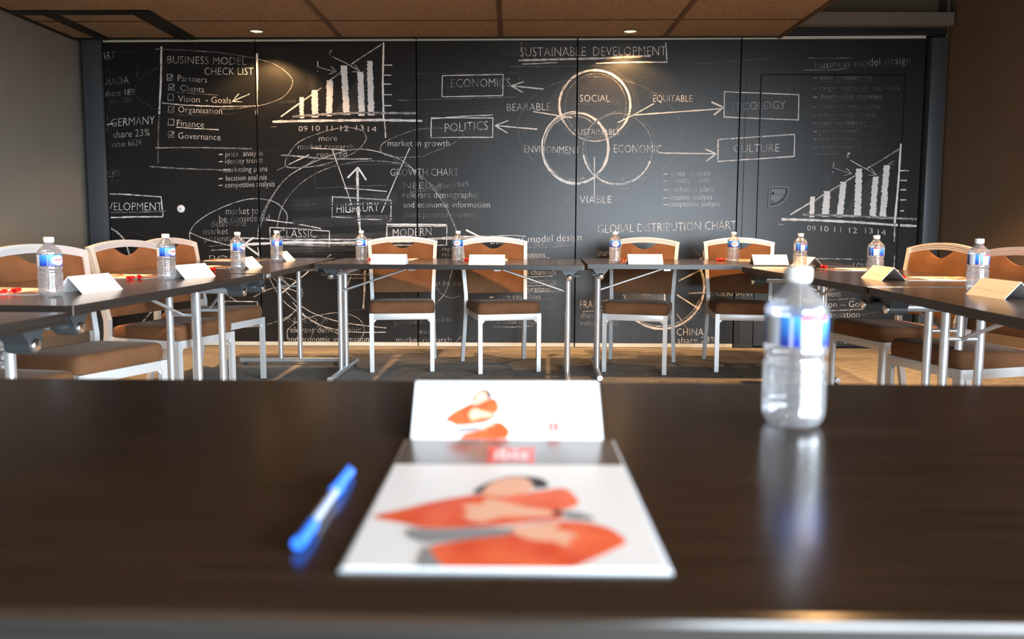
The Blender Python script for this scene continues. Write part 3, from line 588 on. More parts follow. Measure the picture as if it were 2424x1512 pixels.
a = MB(); a.box(-3.335, -3.192, wy(-3.2, .03), 6.46, 0, 2.375, 'post', .004); a.box(-3.195, -3.188, wy(-3.2, .008), 6.46, 0, 2.375, 'darkplastic'); a.box(-3.335, -3.192, wy(-3.2, .031), 6.4, 2.376, 2.392, 'post'); a.build('post', wall)
a = MB(); a.box(3.205, 3.318, wy(3.2, .05), 6.46, 0, 2.41, 'post', .004); a.box(3.319, 3.325, wy(3.2, .05), 6.46, 0, 2.41, 'runner'); a.build('post', wall)
a = MB(); a.box(3.325, XR, 6.33, 6.46, 0, 3.0, 'wallright'); structure(a.build('wall_back_return'))
# crank socket cover on the first panel
p = onwall(429, 494, .0)
a = MB(); a.lathe([(0.0, .0), (.030, .0), (.031, .003), (.029, .010), (.026, .0125), (.0, .0125)], 'cap', 28, cap=False); a.lathe([(.0, .0126), (.006, .0128), (.006, .0132), (.0, .0132)], 'greyprint', 12, cap=False)
o = a.build('socket_cover', wall); o.rotation_euler = (math.pi / 2, 0, 0); o.location = (p.x, wy(p.x, .001), p.z); o['label'] = 'round white cover on the first panel'
# door leaf with its recessed quarter-round handle
door = thing('door_1', None, None); door['kind'] = 'structure'
board('leaf', DX0, DX1, .02, DZ, .05, .003, door)
def quarter(s, inset=0, n=10):
    w, h = .155 * s, .15 * s; r = .14 * s; pts = [(-w / 2, h / 2), (-w / 2, -h / 2)]
    pts = [(-.08 + inset, .082 - inset), (-.08 + inset, -.078 + inset)]
    cx, cz, R = -.08 + inset + .02, .082 - inset, .16 - 2 * inset
    for i in range(n + 1):
        t = math.radians(-90 + 90 * i / n); pts.append((-.06 + (.14 - inset) * math.cos(t) * 1.0, .05 + (.128 - inset) * math.sin(t)))
    pts.append((.08 - inset, .082 - inset)); return pts
def prism(mb, pts, y0, y1, mt):
    n = len(pts); vs = [(x, y0, z) for x, z in pts] + [(x, y1, z) for x, z in pts]
    mb.add(vs, [tuple(range(n)), tuple(range(2 * n - 1, n - 1, -1))] + [(i, i + n, (i + 1) % n + n, (i + 1) % n) for i in range(n)], mt)
p = onwall(1842, 466)
a = MB(); prism(a, quarter(1), -.012, 0, 'plate'); prism(a, quarter(1, .010), -.0125, -.011, 'track'); prism(a, [(x - .006, z + .004) for x, z in quarter(1, .024)], -.013, -.012, 'plate')
h = a.build('handle_plate', door); h.location = (p.x, wy(p.x, .003), p.z)
a = MB(); a.sweep([(-.05, -.014, .026), (-.045, -.03, .026), (.04, -.03, .022), (.045, -.014, .022)], [(-.006, -.008), (.006, -.008), (.006, .008), (-.006, .008)], 'darkmetal'); a.build('handle', h)
a = MB(); a.box(-.053, -.045, -.0138, -.012, -.046, -.026, 'track'); a.lathe([(0, 0), (.0065, 0)], 'track', 12, cap=False); a.build('keyhole', h)

# the two visible recessed downlights and their beams
proto = None
for i, (px, lab) in enumerate(((607, 'round recessed ceiling downlight above the left bar chart'), (1492, 'round recessed ceiling downlight above the words SUSTAINABLE DEVELOPMENT'))):
    p = onz(px, 73, CZ(-1.97 if i == 0 else .9)); z = CZ(p.x)
    if proto is None:
        proto = thing('ceiling_downlight', lab, 'light', (p.x, p.y, z), 0, 'recessed ceiling downlights')
        a = MB(); a.lathe([(.044, .002), (.058, -.001), (.060, -.006), (.054, -.010), (.046, -.006), (.044, .002)], 'lampring', 32, cap=False); a.build('ring', proto)
        a = MB(); a.lathe([(.0, -.0015), (.045, -.0015)], 'lampglow', 28, cap=False); a.build('lens', proto)
    else: dup(proto, lab, (p.x, p.y, z), 0)
    light('downlight_beam', 'SPOT', (p.x, p.y, z - .026), 52, WARM, (p.x, p.y + .1, 0), spot_size=math.radians(124), spot_blend=.35, shadow_soft_size=.03)

# ------------------------------------------------------------------ folding tables
def make_table(Ln, Wd, label, loc, rz, rnd_edge=.0016, sh=0.0):
    t = thing('folding_table', label, 'table', loc, rz, 'dark wood folding tables')
    a = MB(); hx, hy = Ln / 2, Wd / 2; z0, z1 = .710, .74
    vs = [(x, y, z) for z in (z0, z1) for x, y in ((-hx, -hy), (hx, -hy), (hx, hy), (-hx, hy))]
    bm = bmesh.new(); bv = [bm.verts.new(v) for v in vs]
    top = bm.faces.new([bv[k] for k in (4, 5, 6, 7)]); top.material_index = 0
    for q in ((3, 2, 1, 0), (0, 1, 5, 4), (1, 2, 6, 5), (2, 3, 7, 6), (3, 0, 4, 7)): bm.faces.new([bv[k] for k in q]).material_index = 1
    bmesh.ops.bevel(bm, geom=[e for e in bm.edges if abs(e.verts[0].co.z - e.verts[1].co.z) > .01], offset=.008, segments=3, profile=.5, affect='EDGES')
    bmesh.ops.bevel(bm, geom=[e for e in bm.edges if all(abs(v.co.z - z1) < 1e-5 for v in e.verts)], offset=rnd_edge, segments=3, profile=.5, affect='EDGES')
    me = bpy.data.meshes.new('tabletop'); bm.to_mesh(me); bm.free(); me.materials.append(M['wood']); me.materials.append(M['edge'])
    o = bpy.data.objects.new('tabletop', me); COL.objects.link(o); o.parent = t
    for e in (-1, 1):
        x = e * (hx - .09)
        for s in (-1, 1):
            a = MB(); a.tube([(x, sh + s * .067, .045), (x, sh + s * .067, .69)], .0165, 'steel', 16); a.build('leg', t)
        a = MB(); a.tube([(x, sh - .35, .034), (x, sh - .34, .034), (x, sh + .34, .034), (x, sh + .35, .034)], .0175, 'steel', 14)
        f = a.build('foot', t)
        for s in (-1, 1):
            a = MB(); a.lathe([(0, 0), (.014, 0), (.014, .006), (.005, .010), (.005, .02)], 'darkplastic', 12, cap=False); g_ = a.build('glide', f); g_.location = (x, sh + s * .31, 0)
        a = MB(); a.tube([(x, -.31, .672), (x, .31, .672)], .019, 'steel', 14); a.build('beam', t)
        a = MB(); a.tube([(x, sh - .067, .55), (x, sh + .067, .55)], .0085, 'steel', 10); a.build('crossbar', t)
        a = MB(); a.tube([(x - e * .008, sh, .552), (x - e * .42, sh, .693)], .0075, 'steel', 10); bz = a.build('brace', t)
        a = MB(); a.box(x - e * .45 - .022, x - e * .45 + .022, sh - .014, sh + .014, .682, .710, 'steel'); a.build('clevis', bz)
        for s in (-1, 1):
            y = s * .325
            a = MB()
            prof = [(-.052, .710), (.052, .710)] + [(.021 * math.cos(q) + (0), .660 + .021 * math.sin(q)) for q in [math.radians(d) for d in (20, -10, -40, -90, -140, -170, -200)]]
            prof = [(.052, .710)] + prof[2:] + [(-.052, .710)]
            n = len(prof); vs = [(x + u, y - .035 * 1, z) for u, z in prof] + [(x + u, y + .035, z) for u, z in prof]
            a.add(vs, [tuple(range(n)), tuple(range(2 * n - 1, n - 1, -1))] + [(i, i + n, (i + 1) % n + n, (i + 1) % n) for i in range(n)], 'plastic')
            a.box(x + e * .018 if e > 0 else x - .062, x + .062 if e > 0 else x - .018, y - .02, y + .02, .662, .678, 'plastic', .004)
            hb = a.build('hinge_bracket', t)
            a = MB(); a.lathe([(0, 0), (.0185, 0), (.019, .004), (.016, .009), (.009, .0115), (0, .012)], 'chrome', 18, cap=False)
            kb = a.build('knob', hb); kb.location = (x, y + s * .035, .662); kb.rotation_euler = (-s * math.pi / 2, 0, 0)
    return t
def table_at(label, p_far, p_near, outward, W=.8, sh=0.0):
    """p_far, p_near: the two inner corners on the floor plan; outward +1 right of travel"""
    a, c = Vector((*p_far, 0)), Vector((*p_near, 0)); d = (a - c); Ln = d.length; d.normalize()
    n = Vector((d.y, -d.x, 0)) * outward
    mid = (a + c) / 2 + n * W / 2
    return make_table(Ln, W, label, mid, math.atan2(d.y, d.x), sh=sh)
make_table(1.63, .82, 'dark wood folding table in the far row, under the boxes marked LUXURY and MODERN', (-.366, 5.205, 0), -.040, sh=-.07)
make_table(1.63, .79, 'dark wood folding table in the far row, under the words GLOBAL DISTRIBUTION CHART', (1.288, 5.29, 0), -.040, sh=-.07)
table_at('dark wood folding table touching the far row, small metal plate on its edge', (-1.225, 5.62), (-1.203, 3.90), -1, sh=-.085)
table_at('dark wood folding table of the left arm carrying the two largest bottles there', (-1.213, 3.84), (-1.300, 2.365), -1, sh=-.065)
table_at('dark wood folding table cut off by the left photo border, lowest of the left arm', (-1.218, 2.19), (-1.30, .72), -1)
table_at('dark wood folding table in the right arm, nearest the door with the handle', (1.338, 4.68), (1.416, 3.20), 1, sh=.015)
table_at('dark wood folding table of the right arm cut off by the right photo border', (1.418, 3.185), (1.335, 1.62), 1, sh=.07)
desk = make_table(1.95, .765, 'large dark wood table in front with the notepad and blue pen lying on it', (-.003, .874, 0), -.0165, .006)
# small metal maker's plate on the edge of the far left table
pl = [o for o in bpy.data.objects if o.name.startswith('folding_table') and 'small metal plate on its edge' in o.get('label', '')][0]
a = MB(); a.box(-.825, -.775, -.4035, -.4005, .716, .734, 'steel'); a.box(-.82, -.78, -.404, -.4034, .721, .723, 'greyprint'); a.box(-.82, -.78, -.404, -.4034, .727, .729, 'greyprint'); a.build('maker_plate', pl)

# ------------------------------------------------------------------ chairs
def arc_z(x, zc, ze, h): return ze + (zc - ze) * (1 - (x / h) ** 2)
def make_chair(label, loc, rz):
    t = thing('banquet_chair', label, 'chair', loc, rz, 'brown velour banquet chairs')
    # seat cushion: crowned rounded block
    bm = bmesh.new(); NX, NY = 14, 14; prof = []
    rows = [(.392, .94), (.398, .985), (.415, 1.0), (.438, 1.0), (.455, .985), (.466, .945), (.472, .86)]
    def outline(k, sc, n=40):
        out = []
        for i in range(n):
            a_ = 2 * math.pi * i / n; c_, s_ = math.cos(a_), math.sin(a_); ex = .22
            x = math.copysign(abs(c_) ** ex, c_); y = math.copysign(abs(s_) ** ex, s_)
            out.append((x * .218 * (1 - (1 - sc) * .6), -.03 + y * .225 * (1 - (1 - sc) * .6)))
        return out
    rings = []
    for z, sc in rows:
        rings.append([bm.verts.new((x, y, z - (.05 * (y + .25) if z > .43 else 0))) for x, y in outline(0, sc)])
    for r0, r1 in zip(rings[:-1], rings[1:]):
        for i in range(40): bm.faces.new((r0[i], r0[(i + 1) % 40], r1[(i + 1) % 40], r1[i]))
    last = rings[-1]
    for sc, dz in ((.7, .006), (.35, .009)):
        nr = [bm.verts.new((v.co.x * sc / (1 if sc == .7 else .7), -.03 + (v.co.y + .03) * sc / (1 if sc == .7 else .7), .472 + dz * .8 - .05 * (-.03 + (v.co.y + .03) * sc / (1 if sc == .7 else .7) + .25))) for v in last]
        for i in range(40): bm.faces.new((last[i], last[(i + 1) % 40], nr[(i + 1) % 40], nr[i]))
        last = nr
    bm.faces.new(last); bm.faces.new(rings[0][::-1])
    a = MB(); a.bm(bm, 'velour', True); a.build('seat', t)
    # apron frame under the seat
    a = MB(); a.box(-.205, .205, -.252, -.228, .352, .394, 'frame', .003); a.box(-.212, -.19, -.24, .19, .352, .394, 'frame', .003); a.box(.19, .212, -.24, .19, .352, .394, 'frame', .003); a.box(-.2, .2, .165, .187, .352, .394, 'frame', .003)
    for s in (-1, 1): a.add([(s * .185, -.245, .352), (s * .165, -.245, .352), (s * .185, -.245, .33), (s * .185, -.232, .352), (s * .165, -.232, .352), (s * .185, -.232, .33)], [(0, 1, 2), (5, 4, 3), (1, 4, 5, 2)], 'frame')
    a.build('seat_frame', t)
    for s in (-1, 1):
        a = MB(); a.sweep([(s * .198, -.24, .394), (s * .197, -.242, 0.004)], [(-.014, -.0125), (.014, -.0125), (.014, -.004), (.0125, 0), (.014, .004), (.014, .0125), (-.014, .0125)], 'frame')
        l = a.build('leg', t); a = MB(); a.box(s * .197 - .0145, s * .197 + .0145, -.2555, -.2285, 0, .005, 'darkplastic'); a.build('foot_cap', l)
        up = [(s * .226, .27, .004), (s * .219, .225, .22), (s * .214, .198, .40), (s * .214, .196, .48), (s * .218, .215, .56), (s * .225, .243, .70), (s * .232, .27, .825), (s * .234, .276, .852)]
        a = MB(); a.sweep(up, [(-.0125, -.017), (.0125, -.017), (.0125, -.006), (.011, -.003), (.0125, 0), (.0125, .017), (-.0125, .017)], 'frame', up=(0, 1, .001))
        l = a.build('leg', t); a = MB(); a.box(s * .226 - .013, s * .226 + .013, .252, .288, 0, .005, 'darkplastic'); a.build('foot_cap', l)
    # top rail
    pts = []
    for i in range(17):
        x = -.246 + .492 * i / 16; pts.append((x, .277 + .004 * (1 - (x / .246) ** 2), arc_z(x, .872, .838, .246)))
    a = MB(); a.sweep(pts, [(-.012, -.019), (.012, -.019), (.013, -.012), (.0115, -.008), (.013, -.003), (.0115, .002), (.013, .007), (.012, .019), (-.012, .019)], 'frame', up=(0, 0, 1)); a.build('back_frame', t)
    # upholstered back with the scooped hand hole under the rail
    NXb, NZb = 36, 12; fr = []; bk = []
    def yz(z): return .196 + (z - .5) * .225
    for j in range(NZb + 1):
        v = j / NZb; rf = []; rb = []
        for i in range(NXb + 1):
            u = -1 + 2 * i / NXb
            hw = .203 + .018 * v; x = u * hw
            zt = arc_z(x, .853, .821, .246); dip = 0
            if abs(x) < .092: dip = .047 * (1 - (x / .092) ** 2) ** 1.15
            zt -= dip; z = .497 + (zt - .497) * v
            e_ = min(1, min(1 - abs(u), .5) * 9) * min(1, min(v, 1 - v) * 7 + .25); e_ = math.sqrt(max(e_, 0))
            rf.append((x, yz(z) - .006 - .012 * e_, z)); rb.append((x, yz(z) + .004 + .012 * e_, z))
        fr.append(rf); bk.append(rb)
    vs = [p for r_ in fr for p in r_] + [p for r_ in bk for p in r_]; W1 = NXb + 1; O = W1 * (NZb + 1); fs = []
    for j in range(NZb):
        for i in range(NXb):
            k = j * W1 + i; fs.append((k, k + 1, k + W1 + 1, k + W1)); fs.append((O + k, O + k + W1, O + k + W1 + 1, O + k + 1))
    for i in range(NXb):
        fs.append((i, O + i, O + i + 1, i + 1)); k = NZb * W1 + i; fs.append((k, k + 1, O + k + 1, O + k))
    for j in range(NZb):
        k = j * W1; fs.append((k, k + W1, O + k + W1, O + k)); k += NXb; fs.append((k, O + k, O + k + W1, k + W1))
    a = MB(); a.add(vs, fs, 'velour', True); a.build('backrest', t)
    return t
def chair_front(fx, fy, ang):     # position from the middle of the front legs; ang = heading of the seat front
    # local front is -y; rz turns it
    off = Vector((0, .242, 0)); off.rotate(Matrix.Rotation(ang, 3, 'Z')); return (fx + off.x, fy + off.y, 0), ang
specs = [
    (-.724, 5.253, .12, 'brown velour chair in the far row right under the word MODERN'),
    (-.015, 5.237, .235, 'brown velour chair of the far row hiding the start of business model design'),
    (.806, 5.230, -.262, 'brown velour chair in front of the chalk pie chart, turned slightly'),
    (1.56, 5.265, -.13, 'brown velour chair in the far row nearest the door, partly hidden by the big bottle'),
    (-1.592, 3.25, None, 'brown velour chair at the left table, whose seat shows lowest and widest there'),
    (-1.600, 4.163, None, 'brown velour chair at the left arm, its top rail crossing the grey wall post'),
    (-1.625, 4.82, None, 'brown velour chair of the left arm standing closest to the chalkboard'),
    (-1.60, 2.57, None, 'brown velour chair of which only the seat top shows at the lower left photo edge'),
    (1.829, 4.22, None, 'brown velour chair at the right arm closest to the chalkboard, pale top rail'),
    (1.795, 3.459, None, 'brown velour chair at the right photo border with bright white seat rail'),
    (1.83, 2.50, None, 'brown velour chair of which only a dark seat corner shows at the right photo edge'),
]
angs = {4: math.atan2(.91, .415) - 0.0, 5: math.atan2(.94, .34), 6: math.atan2(.96, .28), 7: math.atan2(.92, .39), 8: -math.atan2(.967, .254), 9: -math.atan2(.962, .273), 10: -math.atan2(.97, .2)}
c0 = None
for i, (fx, fy, ang, lab) in enumerate(specs):
    if ang is None:
        ang = angs[i]      # heading: front pointing to +x (left row) or -x (right row)
    loc, rz = chair_front(fx, fy, ang)
    if c0 is None: c0 = make_chair(lab, loc, rz)
    else: dup(c0, lab, loc, rz)

# ------------------------------------------------------------------ water bottles
BH = .197
def make_bottle(label, loc, rz):
    t = thing('water_bottle', label, 'bottle', loc, rz, 'water bottles')
    R = .0372
    pr = [(.006, .004), (.021, .001), (.028, .0), (.033, .004), (R, .014), (R + .0003, .024)]
    z = .026
    while z < .072:
        pr += [(R - .0016, z), (R + .0008, z + .0016), (R + .0008, z + .0036), (R - .0016, z + .0052)]; z += .0064
    pr += [(R, .074), (R + .0005, .078), (R - .003, .083), (R - .0032, .087), (R + .0002, .091), (R + .0008, .096), (R, .1005), (R - .0012, .102), (R - .0012, .138), (R, .140), (R + .0002, .145), (R - .002, .151), (R - .010, .160), (R - .018, .168), (.0145, .174), (.0118, .177), (.0118, .180)]
    a = MB(); a.lathe(pr, 'bottle', 40)
    o = a.build('body', t, autosmooth=False)
    a = MB(); a.lathe([(R - .0008, .1015), (R + .0002, .102), (R + .0002, .138), (R - .0008, .1385)], 'label', 48, cap=False); l = a.build('label', t); 
    a = MB(); seg = 48; pf = []
    a.lathe([(.0150, .1795), (.0152, .1815), (.0150, .183), (.0160, .1835), (.0160, .1945), (.0148, .1965), (.0, .197)], 'cap', 36, cap=False); a.build('cap', t)
    return t
bots = [
    ((-1.540, 2.672), .12, 'tallest clear water bottle on the left, next to the largest white card'),
    ((-1.489, 3.456), .12, 'clear water bottle standing against the second chair back on the left arm'),
    ((-1.431, 4.19), .12, 'clear water bottle in front of the dark chalkboard, before the white arrow head at left'),
    ((-1.474, 5.03), 2.6, 'clear water bottle beneath the box with the word CLASSIC'),
    ((-.960, 5.12), -1.45, 'clear water bottle on the far row beneath the tall chalk arrow'),
    ((-.344, 5.115), -1.35, 'clear water bottle on the far row right of the word MODERN'),
    ((.646, 5.04), -1.3, 'clear water bottle on the far row under the word GLOBAL'),
    ((1.412, 5.13), -1.2, 'clear water bottle on the far row under the word CHART'),
    ((1.624, 4.53), 2.3, 'clear water bottle on the right arm under the chalk number 09'),
    ((1.738, 3.84), 1.9, 'clear water bottle on the right arm under the chalk number 14'),
    ((1.748, 3.01), 2.5, 'clear water bottle before the right-hand chairs, beyond the door panel'),
]
bp0 = None
for (x, y), rz, lab in bots:
    if bp0 is None: bp0 = make_bottle(lab, (x, y, .74), rz)
    else: dup(bp0, lab, (x, y, .74), rz)
dup(bp0, 'large blurred water bottle standing on the front table', (.354, .992, .74), 2.44)

# ------------------------------------------------------------------ folded name cards
def make_tent(label, loc, rz, w=.213, name='name_card'):
    t = thing(name, label, 'name card', loc, rz, 'white folded name cards')
    a = MB(); d, h, th = .056, .0595, .0012; x0, x1 = -w / 2, w / 2
    A = [(0, 0), (d, h), (2 * d, 0), (2 * d - th * 1.4, 0), (d, h - th * 1.9), (th * 1.4, 0)]
    vs = [(x0, y, z) for y, z in A] + [(x1, y, z) for y, z in A]
    a.add(vs, [(0, 6, 7, 1), (1, 7, 8, 2), (2, 8, 9, 3), (3, 9, 10, 4), (4, 10, 11, 5), (5, 11, 6, 0), (0, 1, 4, 5), (1, 2, 3, 4), (6, 11, 10, 7), (7, 10, 9, 8)], 'paper')
    c = a.build('card', t)
    nrm = Vector((0, -h, d)).normalized(); e = Vector((0, d, h)).normalized()
    a = MB()
    for u0, u1, s0 in ((-.085, .02, .032), (-.085, -.055, .041), (-.02, .085, .027)):
        q = [Vector((u0, 0, 0)) + e * s0, Vector((u1, 0, 0)) + e * s0, Vector((u1, 0, 0)) + e * (s0 + .0006), Vector((u0, 0, 0)) + e * (s0 + .0006)]
        a.add([v + nrm * .0002 for v in q], [(0, 1, 2, 3)], 'print_faint')
    if 'blank' not in name: a.build('printed_line', c)
    return t
tents = [
    ((-1.477, 2.749), (-1.440, 2.962), 'white folded card beside the tallest bottle on the left'),
    ((-1.418, 3.497), (-1.368, 3.675), 'white folded card on the left arm beside the bottle with a chair behind it'),
    ((-1.388, 4.238), (-1.385, 4.452), 'white folded card on the left arm, next to the bottle by the white arrow head'),
    ((-1.424, 5.079), (-1.428, 5.290), 'white folded card on the left arm, right of the bottle under CLASSIC'),
    ((-.846, 4.774), (-.633, 4.772), 'white folded card on the far row in front of the chair under MODERN'),
    ((-.255, 4.755), (-.048, 4.747), 'white folded card on the far row second from its left end'),
    ((.711, 4.909), (.925, 4.903), 'white folded card on the far row before the chair at the pie chart'),
    ((1.481, 4.920), (1.697, 4.912), 'white folded card at the right end of the far row, below the door side'),
    ((1.668, 4.80), (1.678, 4.595), 'peach lit folded card just above the cap of the big bottle'),
    ((1.635, 3.754), (1.633, 3.545), 'peach lit folded card on the right arm between two bottles'),
    ((1.639, 2.891), (1.648, 2.675), 'peach lit folded card largest on the right, cut by the photo border'),
]
t0 = None
for p, q, lab in tents:
    mx_, my_ = (p[0] + q[0]) / 2, (p[1] + q[1]) / 2; rz = math.atan2(q[1] - p[1], q[0] - p[0])
    if t0 is None: t0 = make_tent(lab, (mx_, my_, .74), rz)
    else: dup(t0, lab, (mx_, my_, .74), rz)

# ------------------------------------------------------------------ notepads with the printed picture
def mapc(pts, ox, oy, k): return [(ox + x / k, oy + y / k) for x, y in pts]
def soft(pts, n=2):      # corner cutting, so that printed outlines are curved
    for _ in range(n):
        out = []
        for i, (x0, y0) in enumerate(pts):
            x1, y1 = pts[(i + 1) % len(pts)]; q = .18
            out += [(x0 + (x1 - x0) * q, y0 + (y1 - y0) * q), (x0 + (x1 - x0) * (1 - q), y0 + (y1 - y0) * (1 - q))]
        pts = out
    return pts
PIC = [
    ('hair', [(1150, 220), (1200, 180), (1290, 140), (1380, 117), (1500, 118), (1580, 135), (1615, 165), (1600, 188), (1530, 192), (1480, 160), (1330, 170), (1240, 200), (1200, 222)]),
    ('skin', [(1215, 215), (1240, 180), (1300, 140), (1400, 122), (1480, 128), (1520, 165), (1520, 195), (1450, 225), (1330, 240), (1240, 240)]),
    ('orange', [(545, 360), (750, 315), (900, 275), (1100, 240), (1215, 225), (1330, 245), (1500, 215), (1700, 188), (1740, 205), (1805, 275), (1750, 310), (1640, 330), (1700, 345), (1700, 375), (1500, 392), (1370, 412), (1100, 427), (860, 432), (760, 402), (620, 377)]),
    ('skin', [(1080, 290), (1160, 288), (1230, 285), (1225, 245), (1330, 265), (1480, 305), (1640, 325), (1640, 360), (1460, 362), (1340, 362), (1270, 380), (1205, 402), (1180, 385), (1120, 388), (1130, 365), (1080, 350), (1150, 330)]),
    ('greyprint', [(1690, 325), (1800, 335), (1890, 368), (1880, 385), (1760, 380), (1700, 360)]),
    ('hair', [(1640, 322), (1690, 325), (1692, 350), (1640, 352)]),
    ('orange', [(890, 540), (1100, 502), (1390, 470), (1480, 410), (1690, 385), (1870, 400), (1990, 435), (2095, 512), (1980, 570), (1780, 660), (1725, 697), (1000, 688), (930, 600)]),
    ('greyprint', [(765, 430), (860, 440), (1380, 425), (1390, 470), (1100, 500), (880, 525), (770, 480)]),
    ('skin', [(1390, 425), (1500, 410), (1680, 395), (1680, 420), (1620, 432), (1780, 465), (1790, 490), (1720, 488), (1755, 525), (1700, 540), (1650, 508), (1600, 512), (1500, 500), (1400, 465)]),
    ('greyprint', [(868, 540), (890, 545), (930, 600), (1000, 688), (820, 686)]),
]
TZ = .74
NPC = (onz(780, 1345, TZ) + onz(1573, 1365, TZ) + onz(970, 1042, TZ) + onz(1472, 1045, TZ)) / 4
NPC = Vector((-.003, .728, TZ)); NPR = -.006
def to_local(p, z):
    q = Vector((p.x - NPC.x, p.y - NPC.y, 0)); q.rotate(Matrix.Rotation(-NPR, 3, 'Z')); return (q.x, q.y, z)
def fill(mb, pts3, mt):
    bm = bmesh.new(); vs = [bm.verts.new(p) for p in pts3]; f = bm.faces.new(vs); bm.normal_update()
    if f.normal.z < 0: f.normal_flip()
    bmesh.ops.triangulate(bm, faces=bm.faces[:]); mb.bm(bm, mt)
def letters(s, w, cap, z, xc=0, yc=0, mt='white', mb=None):
    vs, fs = glyphs(s, .016); mb.add([(xc + (u - .5) * w, yc + (v - .5) * cap, z) for u, v in vs], fs, mt)
PW, PH = .240, .350
def make_pad(label, loc, rz):
    t = thing('notepad', label, 'notepad', loc, rz, 'notepads with an orange picture')
    a = MB(); a.box(-PW / 2, PW / 2, -PH / 2, PH / 2, 0, .0018, 'sleeve', .0007); a.build('cover', t)
    a = MB(); a.box(-PW / 2 + .003, PW / 2 - .003, -PH / 2 + .0025, .0755, .0019, .0030, 'gloss_paper')
    pg = a.build('page', t)
    a = MB()
    for i, (mt, pts) in enumerate(PIC):
        P = [to_local(onz(x, y, TZ + .0031), .0032 + i * .00006) for x, y in mapc(soft(pts), 660, 1080, 2.525)]
        P = [(max(-PW / 2 + .004, min(PW / 2 - .004, x)), max(-PH / 2 + .003, y), z) for x, y, z in P]
        fill(a, P, mt)
    a.build('printed_picture', pg)
    a = MB(); a.box(-PW / 2 + .003, PW / 2 - .003, .0755, PH / 2 - .004, .0019, .0028, 'brownboard'); bd = a.build('header_band', t)
    P = [to_local(onz(x, y, TZ + .0029), .00292) for x, y in mapc([(1035, 710), (1150, 722), (1260, 727), (1370, 722), (1490, 713), (1470, 790), (1480, 880), (1370, 862), (1250, 858), (1130, 862), (1010, 880), (1040, 800)], 900, 880, 4.04)]
    a = MB(); fill(a, P, 'red'); lg = a.build('logo', bd)
    cx = sum(p[0] for p in P) / len(P); cy = sum(p[1] for p in P) / len(P)
    a = MB(); ld = max(p[1] for p in P) - min(p[1] for p in P); lw = max(p[0] for p in P) - min(p[0] for p in P)
    letters('ibis', lw * .68, ld * .56, .0032, cx, cy + ld * .02, 'white', a); a.build('lettering', lg)
    return t
pad = make_pad('notepad with printed orange cushion picture lying on the front table', (NPC.x, NPC.y, TZ), NPR)
pads = [
    ((-1.78, 2.84), math.radians(-98), 'notepad partly behind the tallest bottle on the left'),
    ((-1.76, 3.63), math.radians(-94), 'notepad on the left arm between a white card and red sweets'),
    ((-1.72, 4.42), math.radians(-90), 'notepad on the left arm behind the card by the white arrow head'),
    ((-1.79, 5.22), math.radians(-90), 'notepad on the left arm behind the bottle under CLASSIC'),
    ((-.775, 5.37), math.radians(176), 'notepad on the far row behind the card under MODERN'),
    ((-.15, 5.36), math.radians(180), 'notepad on the far row hidden behind the second card'),
    ((.83, 5.36), math.radians(183), 'notepad on the far row before the pie chart chair'),
    ((1.60, 5.45), math.radians(176), 'notepad at the right end of the far row'),
    ((1.90, 4.42), math.radians(92), 'notepad on the right arm close to the chalkboard'),
    ((1.95, 3.69), math.radians(88), 'notepad on the right arm in front of the pale railed chair'),
]
for (x, y), rz, lab in pads: dup(pad, lab, (x, y, TZ), rz)

# the printed card standing behind the front notepad
tc_ = thing('name_card', 'white card printed with a person hugging orange cushions, behind the front notepad', 'name card', (-.005, .909, TZ), .008)
tw, td, thh = .2215, .056, .0570
a = MB(); A = [(0, 0), (td, thh), (2 * td, 0), (2 * td - .002, 0), (td, thh - .0026), (.002, 0)]
vs = [(-tw / 2, y, z) for y, z in A] + [(tw / 2, y, z) for y, z in A]
a.add(vs, [(0, 6, 7, 1), (1, 7, 8, 2), (2, 8, 9, 3), (3, 9, 10, 4), (4, 10, 11, 5), (5, 11, 6, 0), (0, 1, 4, 5), (1, 2, 3, 4), (6, 11, 10, 7), (7, 10, 9, 8)], 'paper')
card = a.build('card', tc_)
TP = [
    ('hair', [(850, 292), (895, 215), (955, 163), (1020, 158), (1062, 200), (1068, 250), (1030, 256), (1000, 200), (950, 200), (890, 280)]),
    ('skin', [(884, 290), (908, 228), (960, 182), (1000, 182), (1020, 214), (1026, 258), (1000, 282), (930, 312)]),
    ('orange', [(605, 460), (700, 380), (800, 330), (870, 295), (930, 315), (1040, 255), (1110, 250), (1145, 340), (1120, 390), (1080, 400), (1090, 450), (1000, 490), (730, 522), (690, 490)]),
    ('skin', [(840, 400), (900, 340), (960, 370), (1070, 395), (1080, 440), (960, 432), (880, 470)]),
    ('greyprint', [(1080, 400), (1140, 420), (1175, 455), (1150, 468), (1090, 440)]),
    ('orange', [(770, 600), (950, 560), (1060, 480), (1160, 475), (1240, 550), (1240, 600), (1190, 652), (770, 648)]),
    ('greyprint', [(715, 540), (950, 510), (960, 560), (750, 590)]),
    ('skin', [(960, 520), (1080, 480), (1120, 540), (1080, 600), (1000, 580)]),
    ('red', [(1600, 480), (1655, 487), (1715, 482), (1710, 530), (1715, 576), (1655, 570), (1600, 576), (1606, 530)]),
]
nrm = Vector((0, -thh, td)).normalized()
def on_card(px, py, off):
    d = ray(px, py); Rm = Matrix.Rotation(.008, 3, 'Z'); n_ = Rm @ nrm; o_ = Vector((-.005, .909, TZ)) + n_ * off
    q = CAM + d * ((o_ - CAM).dot(n_) / d.dot(n_)) - Vector((-.005, .909, TZ)); return Rm.transposed() @ q
a = MB()
for i, (mt, pts) in enumerate(TP[:-1]):
    P = [on_card(x, y, .0003 + i * .00006) for x, y in mapc(soft(pts), 900, 880, 4.04)]
    P = [Vector((p.x, p.y, max(p.z, .0012))) for p in P]
    fill(a, P, mt)
a.build('printed_picture', card)
